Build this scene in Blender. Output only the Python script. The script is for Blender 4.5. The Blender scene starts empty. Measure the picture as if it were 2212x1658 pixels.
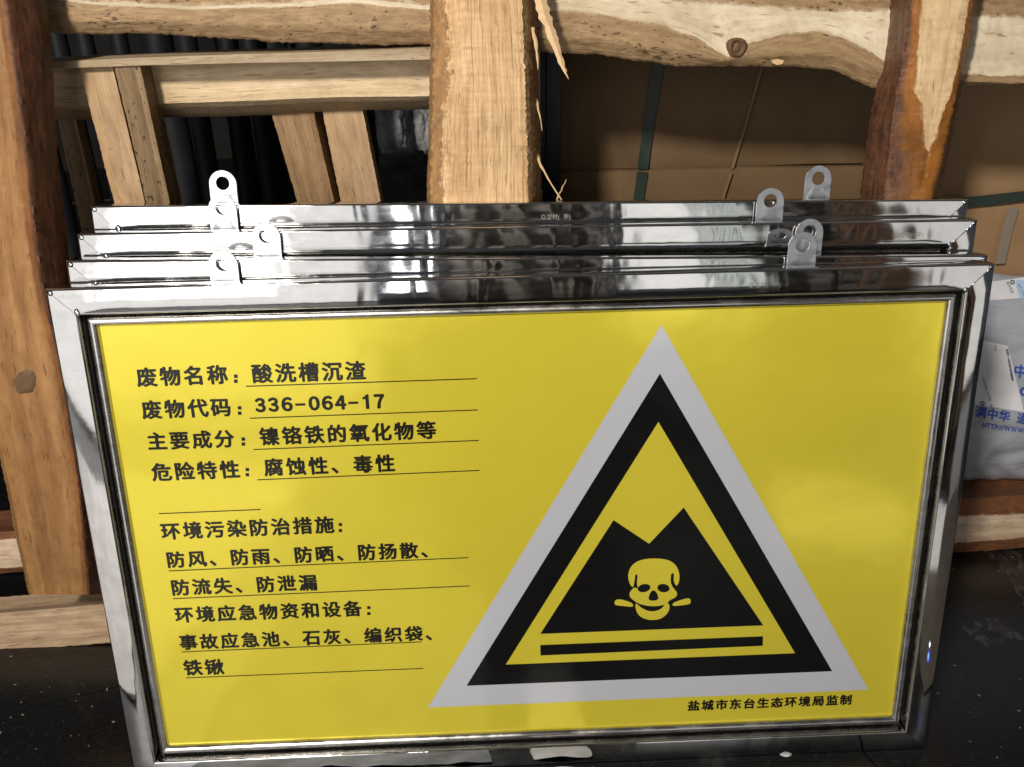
import bpy, bmesh, math, random
from mathutils import Vector, Matrix, noise
random.seed(7)
SC = bpy.context.scene
COL = SC.collection
PI = math.pi

# ------------------------------------------------------------------ camera
F = 1878.2627
CP = Vector((-0.04375311, -0.77381303, 0.89396936))
AX = Vector((0.99916555, -0.03763006, -0.01588008))      # image right
AY = Vector((-0.03044893, -0.42713416, -0.90367542))     # image down
AZ = Vector((0.02722243, 0.90340488, -0.42792354))       # view direction
cam = bpy.data.cameras.new('camera')
cam.sensor_width = 36.0
cam.lens = F / 2212 * 36
cam.clip_start = 0.02; cam.clip_end = 100
cam.dof.use_dof = True; cam.dof.focus_distance = 0.93; cam.dof.aperture_fstop = 11
camo = bpy.data.objects.new('camera', cam); COL.objects.link(camo)
M = Matrix((AX, -AY, -AZ)).transposed().to_4x4(); M.translation = CP
camo.matrix_world = M
SC.camera = camo
SC.render.resolution_x = 1024; SC.render.resolution_y = 767

# ------------------------------------------------------------------ light
w = bpy.data.worlds.new('World'); SC.world = w; w.use_nodes = True
bg = w.node_tree.nodes['Background']
bg.inputs[0].default_value = (0.80, 0.88, 1.0, 1); bg.inputs[1].default_value = 0.062
SC.view_settings.view_transform = 'Standard'; SC.view_settings.look = 'None'
SC.view_settings.exposure = 0.0; SC.view_settings.gamma = 1

def area(name, loc, target, sx, sy, power, col, shape='RECTANGLE', spread=None):
    l = bpy.data.lights.new(name, 'AREA'); l.shape = shape; l.size = sx; l.size_y = sy
    l.energy = power; l.color = col
    if spread: l.spread = math.radians(spread)
    o = bpy.data.objects.new(name, l); COL.objects.link(o)
    o.location = loc
    o.rotation_euler = (Vector(target) - Vector(loc)).to_track_quat('-Z', 'Y').to_euler()
    return o
# hanging lamp in front of the rack, a little to the left
area('hanging_lamp', (-0.85, -1.65, 1.95), (0.0, 0.2, 0.55), 0.20, 0.20, 62, (1.0, 0.94, 0.86))
# the wide bright opening on the left, behind the camera, and the lamp standing in it
area('bright_opening', (-1.85, -2.3, 0.98), (-1.85, 0, 0.98), 2.7, 1.9, 17.0, (1.0, 0.97, 0.94))
area('work_lamp', (-1.15, -2.2, 1.02), (-1.15, 0, 1.02), 0.62, 1.0, 6.0, (1.0, 0.99, 0.97))
area('tube_lamp', (-0.345, -2.2, 1.05), (-0.345, 0, 1.05), 0.06, 1.1, 1.7, (0.93, 0.96, 1.0))
area('narrow_band_light', (0.66, -2.3, 0.95), (0.66, 0, 0.95), 0.30, 1.3, 1.25, (1.0, 0.98, 0.93))  # unseen light added for the pale band mirrored in the steel
for k, (x_, w_) in enumerate(((0.845, 0.03), (0.90, 0.035), (0.955, 0.03), (1.01, 0.04))):
    area('slatted_band_light', (x_, -2.3, 0.95), (x_, 0, 0.95), w_, 1.3, 3.3 * w_, (0.95, 1.0, 0.93))  # light strips added to give that mirrored band its ripples
area('side_band_light', (2.0, -2.3, 0.9), (2.0, 0, 0.9), 0.8, 1.7, 3.0, (1.0, 0.97, 0.92))  # light added in place of a pale wall mirrored at the right
# low light added for the bright patch on the panel, and a small blue indicator lamp
area('low_patch_light', (0.66, -0.66, 0.07), (0.33, 0.05, 0.30), 0.26, 0.13, 0.055, (1.0, 0.98, 0.95))
def _mirror(u, v, tt):
    n_ = Vector((0, -math.cos(math.radians(8)), math.sin(math.radians(8))))
    d_ = ((u - 1106) / F * AX + (v - 829) / F * AY + AZ).normalized(); p_ = CP - d_ * (CP.dot(n_) / d_.dot(n_))
    return p_ + (d_ - 2 * d_.dot(n_) * n_) * tt, p_
_q, _p = _mirror(2014, 1420, 0.20)
area('blue_indicator', _q, _p, 0.006, 0.008, 0.0022, (0.03, 0.08, 1.0))
_q, _p = _mirror(2016, 1398, 0.20)
area('white_indicator', _q, _p, 0.005, 0.003, 0.0005, (0.8, 1.0, 0.9))

# ------------------------------------------------------------------ helpers
def ray(u, v):
    return (u - 1106) / F * AX + (v - 829) / F * AY + AZ
def at(u, v, Y):
    d = ray(u, v); return CP + d * ((Y - CP.y) / d.y)
def ground(u, v, z=0.0):
    d = ray(u, v); return CP + d * ((z - CP.z) / d.z)

def tag(o, label=None, cat=None, group=None, kind=None):
    if label: o['label'] = label
    if cat: o['category'] = cat
    if group: o['group'] = group
    if kind: o['kind'] = kind
    return o
def empty(name, loc=(0, 0, 0)):
    o = bpy.data.objects.new(name, None); COL.objects.link(o); o.location = loc
    o.empty_display_size = 0.02
    return o
def link(name, me, mat=None, parent=None):
    if mat:
        me.materials.clear()
        for m in (mat if isinstance(mat, (list, tuple)) else [mat]): me.materials.append(m)
    o = bpy.data.objects.new(name, me); COL.objects.link(o)
    if parent: o.parent = parent
    return o
def from_bm(name, bm, mat, parent=None, smooth=False, sharp=35):
    bmesh.ops.recalc_face_normals(bm, faces=bm.faces)
    me = bpy.data.meshes.new(name); bm.to_mesh(me); bm.free()
    if smooth:
        for p in me.polygons: p.use_smooth = True
        me.set_sharp_from_angle(angle=math.radians(sharp))
    return link(name, me, mat, parent)
def fbm(p, s, o=4):
    return noise.fractal(Vector(p) * s, 1.0, 2.0, o)

def nt(name):
    m = bpy.data.materials.new(name); m.use_nodes = True
    t = m.node_tree; b = t.nodes['Principled BSDF']
    return m, t, b
def N(t, typ, **kw):
    n = t.nodes.new(typ)
    for k, v in kw.items():
        if k.startswith('i_'): n.inputs[int(k[2:])].default_value = v
        else: setattr(n, k, v)
    return n
def L(t, a, b): t.links.new(a, b)
def srgb(r, g, b):
    f = lambda c: ((c / 255 + 0.055) / 1.055) ** 2.4 if c > 10 else c / 255 / 12.92
    return (f(r), f(g), f(b), 1)
def ramp(t, stops):
    r = N(t, 'ShaderNodeValToRGB'); e = r.color_ramp.elements
    while len(e) < len(stops): e.new(0.5)
    for i, (p, c) in enumerate(stops):
        e[i].position = p; e[i].color = c if len(c) == 4 else (*c, 1)
    return r
def mapping(t, src, scale, loc=(0, 0, 0), rot=(0, 0, 0)):
    m = N(t, 'ShaderNodeMapping'); m.inputs['Scale'].default_value = scale
    m.inputs['Location'].default_value = loc; m.inputs['Rotation'].default_value = rot
    L(t, src, m.inputs['Vector']); return m
def noisetex(t, vec, scale, detail=4, rough=0.55, dist=0.0):
    n = N(t, 'ShaderNodeTexNoise'); n.inputs['Scale'].default_value = scale
    n.inputs['Detail'].default_value = detail; n.inputs['Roughness'].default_value = rough
    n.inputs['Distortion'].default_value = dist
    L(t, vec, n.inputs['Vector']); return n
def mixc(t, fac, a, b, mode='MIX'):
    n = N(t, 'ShaderNodeMix'); n.data_type = 'RGBA'; n.blend_type = mode
    for s, v in ((0, fac), (6, a), (7, b)):
        if hasattr(v, 'is_linked') or hasattr(v, 'links'): L(t, v, n.inputs[s])
        else: n.inputs[s].default_value = v
    return n.outputs[2]
def mth(t, op, a, b=None, c=None, clamp=False):
    n = N(t, 'ShaderNodeMath', operation=op); n.use_clamp = clamp
    for i, v in enumerate((a, b, c)):
        if v is None: continue
        if hasattr(v, 'links'): L(t, v, n.inputs[i])
        else: n.inputs[i].default_value = v
    return n.outputs[0]

# ------------------------------------------------------------------ materials
def wood(name, light, dark, bark=None, bark2=None, specks=0.35, seed=0.0, gscale=1.0, edge=0.22,
         rough=0.62, orange=None, bump=0.35, speck_col=(0.02, 0.012, 0.008, 1), lines=0.8, amber=None, barkbump=1.6):
    """grain follows the u axis (length) of the UV map, in metres"""
    m, t, b = nt(name)
    uv = N(t, 'ShaderNodeUVMap').outputs[0]
    long_ = mapping(t, uv, (2.2, 60 * gscale, 1), (seed, seed * 1.7, 0))
    n1 = noisetex(t, long_.outputs[0], 1.6, 6, 0.6, 0.25)
    fine = mapping(t, uv, (14, 420 * gscale, 1), (seed, 0, 0))
    n2 = noisetex(t, fine.outputs[0], 1.0, 4, 0.65)
    wv = N(t, 'ShaderNodeTexWave', wave_type='BANDS', bands_direction='Y')
    wm = mapping(t, uv, (1.1, 22 * gscale, 1), (seed * 2, seed, 0))
    L(t, wm.outputs[0], wv.inputs['Vector']); wv.inputs['Scale'].default_value = 1.0
    wv.inputs['Distortion'].default_value = 7.0; wv.inputs['Detail'].default_value = 3; wv.inputs['Detail Scale'].default_value = 0.7
    r1 = ramp(t, [(0.34, dark), (0.62, light)]); L(t, n1.outputs[0], r1.inputs[0])
    c = mixc(t, mth(t, 'MULTIPLY', wv.outputs[0], 0.35), r1.outputs[0], dark)
    f2 = ramp(t, [(0.36, (0.58, 0.50, 0.42)), (0.52, (1, 1, 1))]); L(t, n2.outputs[0], f2.inputs[0])
    c = mixc(t, 0.75 * lines / 0.8, c, f2.outputs[0], 'MULTIPLY')
    ln_ = noisetex(t, mapping(t, uv, (4.5, 210 * gscale, 1), (seed, 7, 0)).outputs[0], 1.0, 3, 0.5, 0.15)
    f3 = ramp(t, [(0.30, (0.55, 0.42, 0.30)), (0.40, (1, 1, 1))]); L(t, ln_.outputs[0], f3.inputs[0])
    c = mixc(t, lines, c, f3.outputs[0], 'MULTIPLY')
    # broad blotches
    bl = noisetex(t, mapping(t, uv, (5, 11, 1), (seed, 3, 0)).outputs[0], 1.5, 5, 0.6)
    rb = ramp(t, [(0.35, (0.80, 0.74, 0.66)), (0.6, (1.05, 1.04, 1.02))]); L(t, bl.outputs[0], rb.inputs[0])
    c = mixc(t, 0.8, c, rb.outputs[0], 'MULTIPLY')
    if orange:
        on = noisetex(t, mapping(t, uv, (1.5, 26, 1), (seed + 5, 1, 0)).outputs[0], 1.3, 5, 0.6, 0.5)
        ro = ramp(t, [(0.56, (0, 0, 0)), (0.66, (1, 1, 1))]); L(t, on.outputs[0], ro.inputs[0])
        c = mixc(t, mth(t, 'MULTIPLY', ro.outputs[0], 0.7), c, orange)
    po = noisetex(t, mapping(t, uv, (32, 520 * gscale, 1), (seed, 15, 0)).outputs[0], 1.0, 2, 0.5)
    rpo = ramp(t, [(0.30, (0.42, 0.33, 0.24)), (0.37, (1, 1, 1))]); L(t, po.outputs[0], rpo.inputs[0])
    c = mixc(t, 0.75, c, rpo.outputs[0], 'MULTIPLY')
    mt_ = noisetex(t, mapping(t, uv, (22, 48, 1), (seed, 18, 0)).outputs[0], 1.4, 6, 0.7)
    rmt = ramp(t, [(0.36, (0.80, 0.76, 0.72)), (0.56, (1.03, 1.03, 1.03))]); L(t, mt_.outputs[0], rmt.inputs[0])
    c = mixc(t, 0.8, c, rmt.outputs[0], 'MULTIPLY')
    # saw marks across the grain
    sw = noisetex(t, mapping(t, uv, (330, 12, 1), (seed, 1, 0)).outputs[0], 1.0, 2, 0.5)
    hgt = mth(t, 'ADD', mth(t, 'ADD', mth(t, 'MULTIPLY', n2.outputs[0], 0.9), mth(t, 'MULTIPLY', sw.outputs[0], 0.16)), mth(t, 'MULTIPLY', n1.outputs[0], 0.8))
    if bark:
        at_ = N(t, 'ShaderNodeAttribute', attribute_name='zone')
        bn = noisetex(t, mapping(t, uv, (26, 70, 1), (seed, 2, 0)).outputs[0], 1.6, 7, 0.68, 0.3)
        rbk = ramp(t, [(0.33, bark2), (0.64, bark)]); L(t, bn.outputs[0], rbk.inputs[0])
        jn = noisetex(t, mapping(t, uv, (60, 90, 1), (seed, 4, 0)).outputs[0], 1.0, 5, 0.7)
        z = mth(t, 'ADD', at_.outputs['Fac'], mth(t, 'MULTIPLY', mth(t, 'SUBTRACT', jn.outputs[0], 0.5), edge * 2))
        zr = ramp(t, [(0.46, (0, 0, 0)), (0.54, (1, 1, 1))]); L(t, z, zr.inputs[0])
        bcol = rbk.outputs[0]
        if amber:
            za_ = ramp(t, [(0.76, (0, 0, 0)), (0.90, (1, 1, 1))]); L(t, z, za_.inputs[0])
            an = noisetex(t, mapping(t, uv, (8, 20, 1), (seed, 6, 0)).outputs[0], 1.2, 4, 0.6)
            ra = ramp(t, [(0.35, tuple(k * 0.45 for k in amber)), (0.62, amber)]); L(t, an.outputs[0], ra.inputs[0])
            bcol = mixc(t, za_.outputs[0], ra.outputs[0], bcol)
        c = mixc(t, zr.outputs[0], c, bcol)
        hgt = mth(t, 'ADD', hgt, mth(t, 'MULTIPLY', mth(t, 'MULTIPLY', bn.outputs[0], barkbump), zr.outputs[0]))
    if specks > 0:
        sp = noisetex(t, mapping(t, uv, (70, 130, 1), (seed, 9, 0)).outputs[0], 1.6, 3, 0.5, 0.4)
        sm = noisetex(t, mapping(t, uv, (7, 16, 1), (seed, 12, 0)).outputs[0], 1.5, 3, 0.5)
        s = mth(t, 'ADD', sp.outputs[0], mth(t, 'MULTIPLY', sm.outputs[0], 0.5))
        thr = 1.06 - specks * 0.25
        rs = ramp(t, [(0.0, (0, 0, 0)), (1.0, (1, 1, 1))])
        mr = N(t, 'ShaderNodeMapRange'); L(t, s, mr.inputs[0])
        mr.inputs[1].default_value = thr - 0.03; mr.inputs[2].default_value = thr + 0.02
        fac = mth(t, 'MULTIPLY', mr.outputs[0], 0.8)
        if bark: fac = mth(t, 'MULTIPLY', fac, mth(t, 'ADD', mth(t, 'MULTIPLY', zr.outputs[0], 0.85), 0.15))
        c = mixc(t, fac, c, speck_col)
    L(t, c, b.inputs['Base Color'])
    b.inputs['Roughness'].default_value = rough
    b.inputs['Specular IOR Level'].default_value = 0.35
    bp = N(t, 'ShaderNodeBump'); bp.inputs['Strength'].default_value = bump; bp.inputs['Distance'].default_value = 0.0022
    L(t, hgt, bp.inputs['Height']); L(t, bp.outputs[0], b.inputs['Normal'])
    return m

W = dict(
    log=wood('log_wood', (0.82, 0.72, 0.55, 1), (0.66, 0.55, 0.39, 1), (0.43, 0.285, 0.145, 1), (0.25, 0.155, 0.078, 1), 0.55, 1.3, 0.6, 0.13, bump=0.5, speck_col=(0.06, 0.035, 0.02, 1), lines=0.25, barkbump=2.2),
    beam=wood('planed_beam_wood', (0.76, 0.61, 0.41, 1), (0.60, 0.46, 0.28, 1), (0.42, 0.31, 0.18, 1), (0.28, 0.20, 0.12, 1), 0.12, 4.1, 0.8, 0.1, lines=0.35),
    board=wood('grey_board_wood', (0.48, 0.385, 0.26, 1), (0.36, 0.28, 0.18, 1), None, None, 0.1, 4.6, 0.8, lines=0.4),
    studa=wood('pale_stud_wood', (0.56, 0.40, 0.24, 1), (0.42, 0.28, 0.155, 1), None, None, 0.05, 2.7, 1.0, orange=(0.46, 0.28, 0.13, 1), lines=0.4),
    studb=wood('mouldy_stud_wood', (0.29, 0.20, 0.105, 1), (0.17, 0.11, 0.055, 1), None, None, 0.75, 6.2, 1.0, lines=0.5),
    studc=wood('ochre_stud_wood', (0.36, 0.235, 0.12, 1), (0.26, 0.16, 0.075, 1), None, None, 0.25, 8.4, 0.8, lines=0.4),
    post=wood('split_post_wood', (0.78, 0.56, 0.33, 1), (0.63, 0.41, 0.21, 1), (0.42, 0.22, 0.075, 1), (0.17, 0.10, 0.05, 1), 0.12, 3.3, 1.2, 0.40, orange=(0.55, 0.31, 0.12, 1), lines=0.85),
    rpost=wood('right_post_wood', (0.80, 0.60, 0.37, 1), (0.66, 0.46, 0.25, 1), (0.19, 0.085, 0.042, 1), (0.05, 0.024, 0.016, 1), 0.15, 9.1, 0.7, 0.12, rough=0.4, lines=0.35, amber=(0.40, 0.155, 0.03, 1), barkbump=2.6),
    lpost=wood('left_post_wood', (0.40, 0.215, 0.085, 1), (0.26, 0.13, 0.048, 1), (0.14, 0.055, 0.025, 1), (0.04, 0.018, 0.012, 1), 0.3, 7.7, 0.55, 0.14, rough=0.45, lines=0.25, amber=(0.30, 0.12, 0.035, 1)),
    plank=wood('floor_plank_wood', (0.62, 0.46, 0.31, 1), (0.42, 0.30, 0.185, 1), (0.30, 0.18, 0.09, 1), (0.14, 0.08, 0.04, 1), 0.1, 5.5, 0.7, orange=(0.5, 0.27, 0.14, 1), lines=0.5),
    fbeam=wood('floor_beam_wood', (0.80, 0.64, 0.48, 1), (0.66, 0.50, 0.35, 1), (0.24, 0.095, 0.035, 1), (0.12, 0.05, 0.025, 1), 0.2, 11.5, 0.7, 0.12, lines=0.3),
    splint=wood('splinter_wood', (0.78, 0.58, 0.34, 1), (0.56, 0.36, 0.16, 1), None, None, 0.0, 2.2, 1.0),
    knot=wood('knot_wood', (0.24, 0.14, 0.07, 1), (0.05, 0.03, 0.02, 1), None, None, 0.3, 2.9, 1.0),
)

def metal(name, base, rough, bump, seed, brushed=False, wscale=(9, 3, 3)):
    m, t, b = nt(name)
    tc = N(t, 'ShaderNodeTexCoord').outputs['Object']
    b.inputs['Metallic'].default_value = 1
    n = noisetex(t, mapping(t, tc, wscale, (seed, seed, 0)).outputs[0], 2.2, 2, 0.5, 0.6)
    sm = noisetex(t, mapping(t, tc, (16, 16, 30), (seed, 0, 3)).outputs[0], 2.0, 5, 0.65)
    cr = ramp(t, [(0.25, tuple(c * 0.84 for c in base)), (0.6, base)]); L(t, sm.outputs[0], cr.inputs[0])
    L(t, cr.outputs[0], b.inputs['Base Color'])
    rr = N(t, 'ShaderNodeMapRange'); L(t, sm.outputs[0], rr.inputs[0])
    rr.inputs[1].default_value = 0.3; rr.inputs[2].default_value = 0.75
    rr.inputs[3].default_value = rough * 0.5; rr.inputs[4].default_value = rough * 1.3
    L(t, rr.outputs[0], b.inputs['Roughness'])
    bp = N(t, 'ShaderNodeBump'); bp.inputs['Strength'].default_value = 1.0; bp.inputs['Distance'].default_value = bump
    h = n.outputs[0]
    rp = noisetex(t, mapping(t, tc, (5, 5, 60), (seed, 1, 0)).outputs[0], 1.0, 2, 0.5)
    h = mth(t, 'ADD', h, mth(t, 'MULTIPLY', rp.outputs[0], 0.05))
    if brushed:
        br = noisetex(t, mapping(t, tc, (900, 900, 30)).outputs[0], 1, 3, 0.6)
        h = mth(t, 'ADD', h, mth(t, 'MULTIPLY', br.outputs[0], 0.02))
    L(t, h, bp.inputs['Height']); L(t, bp.outputs[0], b.inputs['Normal'])
    return m
STEEL = metal('polished_steel', (0.74, 0.73, 0.72), 0.08, 0.0007, 1.0)
BEAD = metal('bead_steel', (0.68, 0.65, 0.61), 0.30, 0.0002, 4.0)
TAB = metal('brushed_tab_steel', (0.74, 0.76, 0.80), 0.40, 0.0006, 7.0, True)
BACKM = None
WELD = metal('weld_steel', (0.6, 0.6, 0.62), 0.25, 0.004, 2.0, False, (60, 60, 60))

def film(name, col, coat=0.5, rough=0.13, met=0.0):
    m, t, b = nt(name)
    tc = N(t, 'ShaderNodeTexCoord').outputs['Object']
    n = noisetex(t, tc, 5, 4, 0.6)
    r = ramp(t, [(0.3, tuple(c * 0.96 for c in col)), (0.7, col)]); L(t, n.outputs[0], r.inputs[0])
    L(t, r.outputs[0], b.inputs['Base Color'])
    b.inputs['Roughness'].default_value = rough
    b.inputs['Coat Weight'].default_value = coat; b.inputs['Coat Roughness'].default_value = 0.09; b.inputs['Coat IOR'].default_value = 1.5; b.inputs['Metallic'].default_value = met; b.inputs['Specular IOR Level'].default_value = 0.2
    sg = noisetex(t, mapping(t, tc, (3, 3, 9), (1, 2, 3), (0, 0.5, 0)).outputs[0], 1.6, 6, 0.65, 1.0)
    sr = N(t, 'ShaderNodeMapRange'); L(t, sg.outputs[0], sr.inputs[0]); sr.inputs[1].default_value = 0.35; sr.inputs[2].default_value = 0.7
    sr.inputs[3].default_value = 0.05; sr.inputs[4].default_value = 0.24; L(t, sr.outputs[0], b.inputs['Coat Roughness'])
    sr2 = N(t, 'ShaderNodeMapRange'); L(t, sg.outputs[0], sr2.inputs[0]); sr2.inputs[1].default_value = 0.35; sr2.inputs[2].default_value = 0.7
    sr2.inputs[3].default_value = rough * 0.7; sr2.inputs[4].default_value = rough * 1.7; L(t, sr2.outputs[0], b.inputs['Roughness'])
    g = noisetex(t, tc, 900, 2, 0.5); bb = noisetex(t, mapping(t, tc, (6, 6, 6)).outputs[0], 1, 3, 0.5)
    bp = N(t, 'ShaderNodeBump'); bp.inputs['Strength'].default_value = 0.5; bp.inputs['Distance'].default_value = 0.004
    L(t, mth(t, 'ADD', bb.outputs[0], mth(t, 'MULTIPLY', g.outputs[0], 0.01)), bp.inputs['Height'])
    L(t, bp.outputs[0], b.inputs['Normal']); L(t, bp.outputs[0], b.inputs['Coat Normal'])
    return m
YEL = film('yellow_film', (0.78, 0.655, 0.055), met=0.36)
GREY = film('grey_film', (0.57, 0.58, 0.62), met=0.25)
BLK = film('black_film', (0.006, 0.006, 0.006), 0.55)
INK = film('black_ink', (0.012, 0.011, 0.008), 0.5)

def plain(name, col, rough=0.5, var=0.12, scale=30, bump=0.0, bscale=40, spec=0.5, metallic=0):
    m, t, b = nt(name)
    tc = N(t, 'ShaderNodeTexCoord').outputs['Object']
    n = noisetex(t, tc, scale, 5, 0.6)
    r = ramp(t, [(0.3, tuple(c * (1 - var) for c in col)), (0.7, tuple(min(1, c * (1 + var)) for c in col))])
    L(t, n.outputs[0], r.inputs[0]); L(t, r.outputs[0], b.inputs['Base Color'])
    b.inputs['Roughness'].default_value = rough; b.inputs['Specular IOR Level'].default_value = spec
    b.inputs['Metallic'].default_value = metallic
    if bump:
        n2 = noisetex(t, tc, bscale, 4, 0.6); bp = N(t, 'ShaderNodeBump')
        bp.inputs['Distance'].default_value = bump; L(t, n2.outputs[0], bp.inputs['Height']); L(t, bp.outputs[0], b.inputs['Normal'])
    return m
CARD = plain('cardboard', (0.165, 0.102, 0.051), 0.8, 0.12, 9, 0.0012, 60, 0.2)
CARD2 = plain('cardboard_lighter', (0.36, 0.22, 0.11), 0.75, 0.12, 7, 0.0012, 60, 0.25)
STRAP = plain('green_strap', (0.028, 0.044, 0.033), 0.4, 0.2, 60)
TWINE = plain('brown_twine', (0.22, 0.13, 0.065), 0.6, 0.2, 60)
TAPE = plain('clear_tape', (0.30, 0.24, 0.18), 0.25, 0.1, 20)
DARKST = plain('blackened_steel', (0.010, 0.011, 0.014), 0.55, 0.5, 14, 0.001, 10, 0.25)
BLUEBLK = plain('blue_black_sheet', (0.010, 0.016, 0.026), 0.4, 0.3, 10)
PAPER = plain('label_paper', (0.78, 0.77, 0.80), 0.5, 0.03, 20)
BLUE = plain('blue_print', (0.03, 0.085, 0.40), 0.5, 0.1, 50)
GINK = plain('grey_print', (0.07, 0.07, 0.08), 0.6, 0.1, 50)
LBLUE = plain('pale_blue_print', (0.42, 0.58, 0.80), 0.6, 0.1, 50)
RAG = plain('pale_cloth', (0.40, 0.40, 0.41), 0.9, 0.8, 16, 0.02, 20)
WALLM = plain('dark_wall_paint', (0.045, 0.043, 0.04), 0.9, 0.4, 3)

BACKM = plain('groove_shade_board', (0.03, 0.028, 0.025), 0.6, 0.2, 20)  # near-black colour paints in the shade of the frame groove
# mailer bag plastic
BAGM, t, b = nt('grey_mailer_plastic')
tc = N(t, 'ShaderNodeTexCoord').outputs['Object']
n = noisetex(t, tc, 9, 4, 0.6)
r = ramp(t, [(0.3, (0.37, 0.385, 0.43)), (0.7, (0.45, 0.465, 0.51))]); L(t, n.outputs[0], r.inputs[0]); L(t, r.outputs[0], b.inputs['Base Color'])
b.inputs['Roughness'].default_value = 0.38
n2 = noisetex(t, mapping(t, tc, (12, 12, 26)).outputs[0], 1.6, 5, 0.6, 1.0)
bp = N(t, 'ShaderNodeBump'); bp.inputs['Distance'].default_value = 0.004; bp.inputs['Strength'].default_value = 0.6
L(t, n2.outputs[0], bp.inputs['Height']); L(t, bp.outputs[0], b.inputs['Normal'])

# polished black granite
GRAN, t, b = nt('black_granite')
tc = N(t, 'ShaderNodeTexCoord').outputs['Object']
n = noisetex(t, tc, 150, 3, 0.7)
r = ramp(t, [(0.45, (0.004, 0.004, 0.004)), (0.66, (0.009, 0.0085, 0.008)), (0.80, (0.07, 0.065, 0.06))]); L(t, n.outputs[0], r.inputs[0])
v = N(t, 'ShaderNodeTexVoronoi'); v.inputs['Scale'].default_value = 75; L(t, tc, v.inputs['Vector'])
vr = ramp(t, [(0.0, (1, 1, 1)), (0.075, (0, 0, 0))]); L(t, v.outputs['Distance'], vr.inputs[0])
gate = noisetex(t, tc, 38, 1, 0.5); gr = ramp(t, [(0.60, (0, 0, 0)), (0.64, (1, 1, 1))]); L(t, gate.outputs[0], gr.inputs[0])
c = mixc(t, mth(t, 'MULTIPLY', vr.outputs[0], gr.outputs[0]), r.outputs[0], (0.30, 0.29, 0.27, 1))
d = noisetex(t, tc, 7, 6, 0.7, 0.6); dr = ramp(t, [(0.60, (0, 0, 0)), (0.72, (1, 1, 1))]); L(t, d.outputs[0], dr.inputs[0])
c = mixc(t, mth(t, 'MULTIPLY', dr.outputs[0], 0.16), c, (0.12, 0.115, 0.11, 1))
L(t, c, b.inputs['Base Color'])
rr = N(t, 'ShaderNodeMapRange'); L(t, d.outputs[0], rr.inputs[0]); rr.inputs[3].default_value = 0.10; rr.inputs[4].default_value = 0.45
L(t, rr.outputs[0], b.inputs['Roughness'])
GROUT = plain('grout', (0.12, 0.09, 0.065), 0.95)

# wrinkled clear film
SHEET, t, b = nt('clear_wrap_film')
b.inputs['Base Color'].default_value = (0.45, 0.43, 0.41, 1); b.inputs['Roughness'].default_value = 0.2
tc = N(t, 'ShaderNodeTexCoord').outputs['Object']
n = noisetex(t, mapping(t, tc, (40, 22, 40)).outputs[0], 1.2, 4, 0.6, 1.2)
ar = ramp(t, [(0.45, (0.0,) * 3), (0.80, (0.16,) * 3)]); L(t, n.outputs[0], ar.inputs[0]); L(t, ar.outputs[0], b.inputs['Alpha'])
bp = N(t, 'ShaderNodeBump'); bp.inputs['Distance'].default_value = 0.01; L(t, n.outputs[0], bp.inputs['Height']); L(t, bp.outputs[0], b.inputs['Normal'])

# ------------------------------------------------------------------ floor (granite tiles) and far wall
fl = empty('floor'); tag(fl, kind='structure')
g = bmesh.new(); bmesh.ops.create_grid(g, x_segments=1, y_segments=1, size=5, matrix=Matrix.Translation((0, 2, -0.012)))
from_bm('grout_bed', g, GROUT, fl)
p0 = ground(0, 1545); p1 = ground(254, 1483)
dx = (p1 - p0); dx.z = 0; dx.normalize(); dy = Vector((-dx.y, dx.x, 0))
q = ground(1893, 1656)
ox = (q - p0).dot(dx)                        # where the cross joint falls along the long joint
TS = 0.80
for i in range(-4, 4):
    for j in range(-4, 5):
        g = bmesh.new(); gp = 0.0009
        a = p0 + dx * (ox + i * TS) + dy * (j * TS)
        vs = []
        for z in (-0.012, -0.0012, 0.0):
            k = gp + (0.0004 if z == 0.0 else 0)
            for (sx, sy) in ((k, k), (TS - k, k), (TS - k, TS - k), (k, TS - k)):
                vs.append(g.verts.new(a + dx * sx + dy * sy + Vector((0, 0, z))))
        g.faces.new(vs[8:12])
        for lv in (0, 4):
            for s in range(4):
                g.faces.new((vs[lv + s], vs[lv + (s + 1) % 4], vs[lv + 4 + (s + 1) % 4], vs[lv + 4 + s]))
        from_bm('tile', g, GRAN, fl)
g = bmesh.new()
bmesh.ops.create_cube(g, size=1, matrix=Matrix.Translation((0, 4.6, 1.5)) @ Matrix.Diagonal((9, 0.12, 3.2, 1)))
tag(from_bm('wall', g, WALLM), kind='structure')

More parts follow.
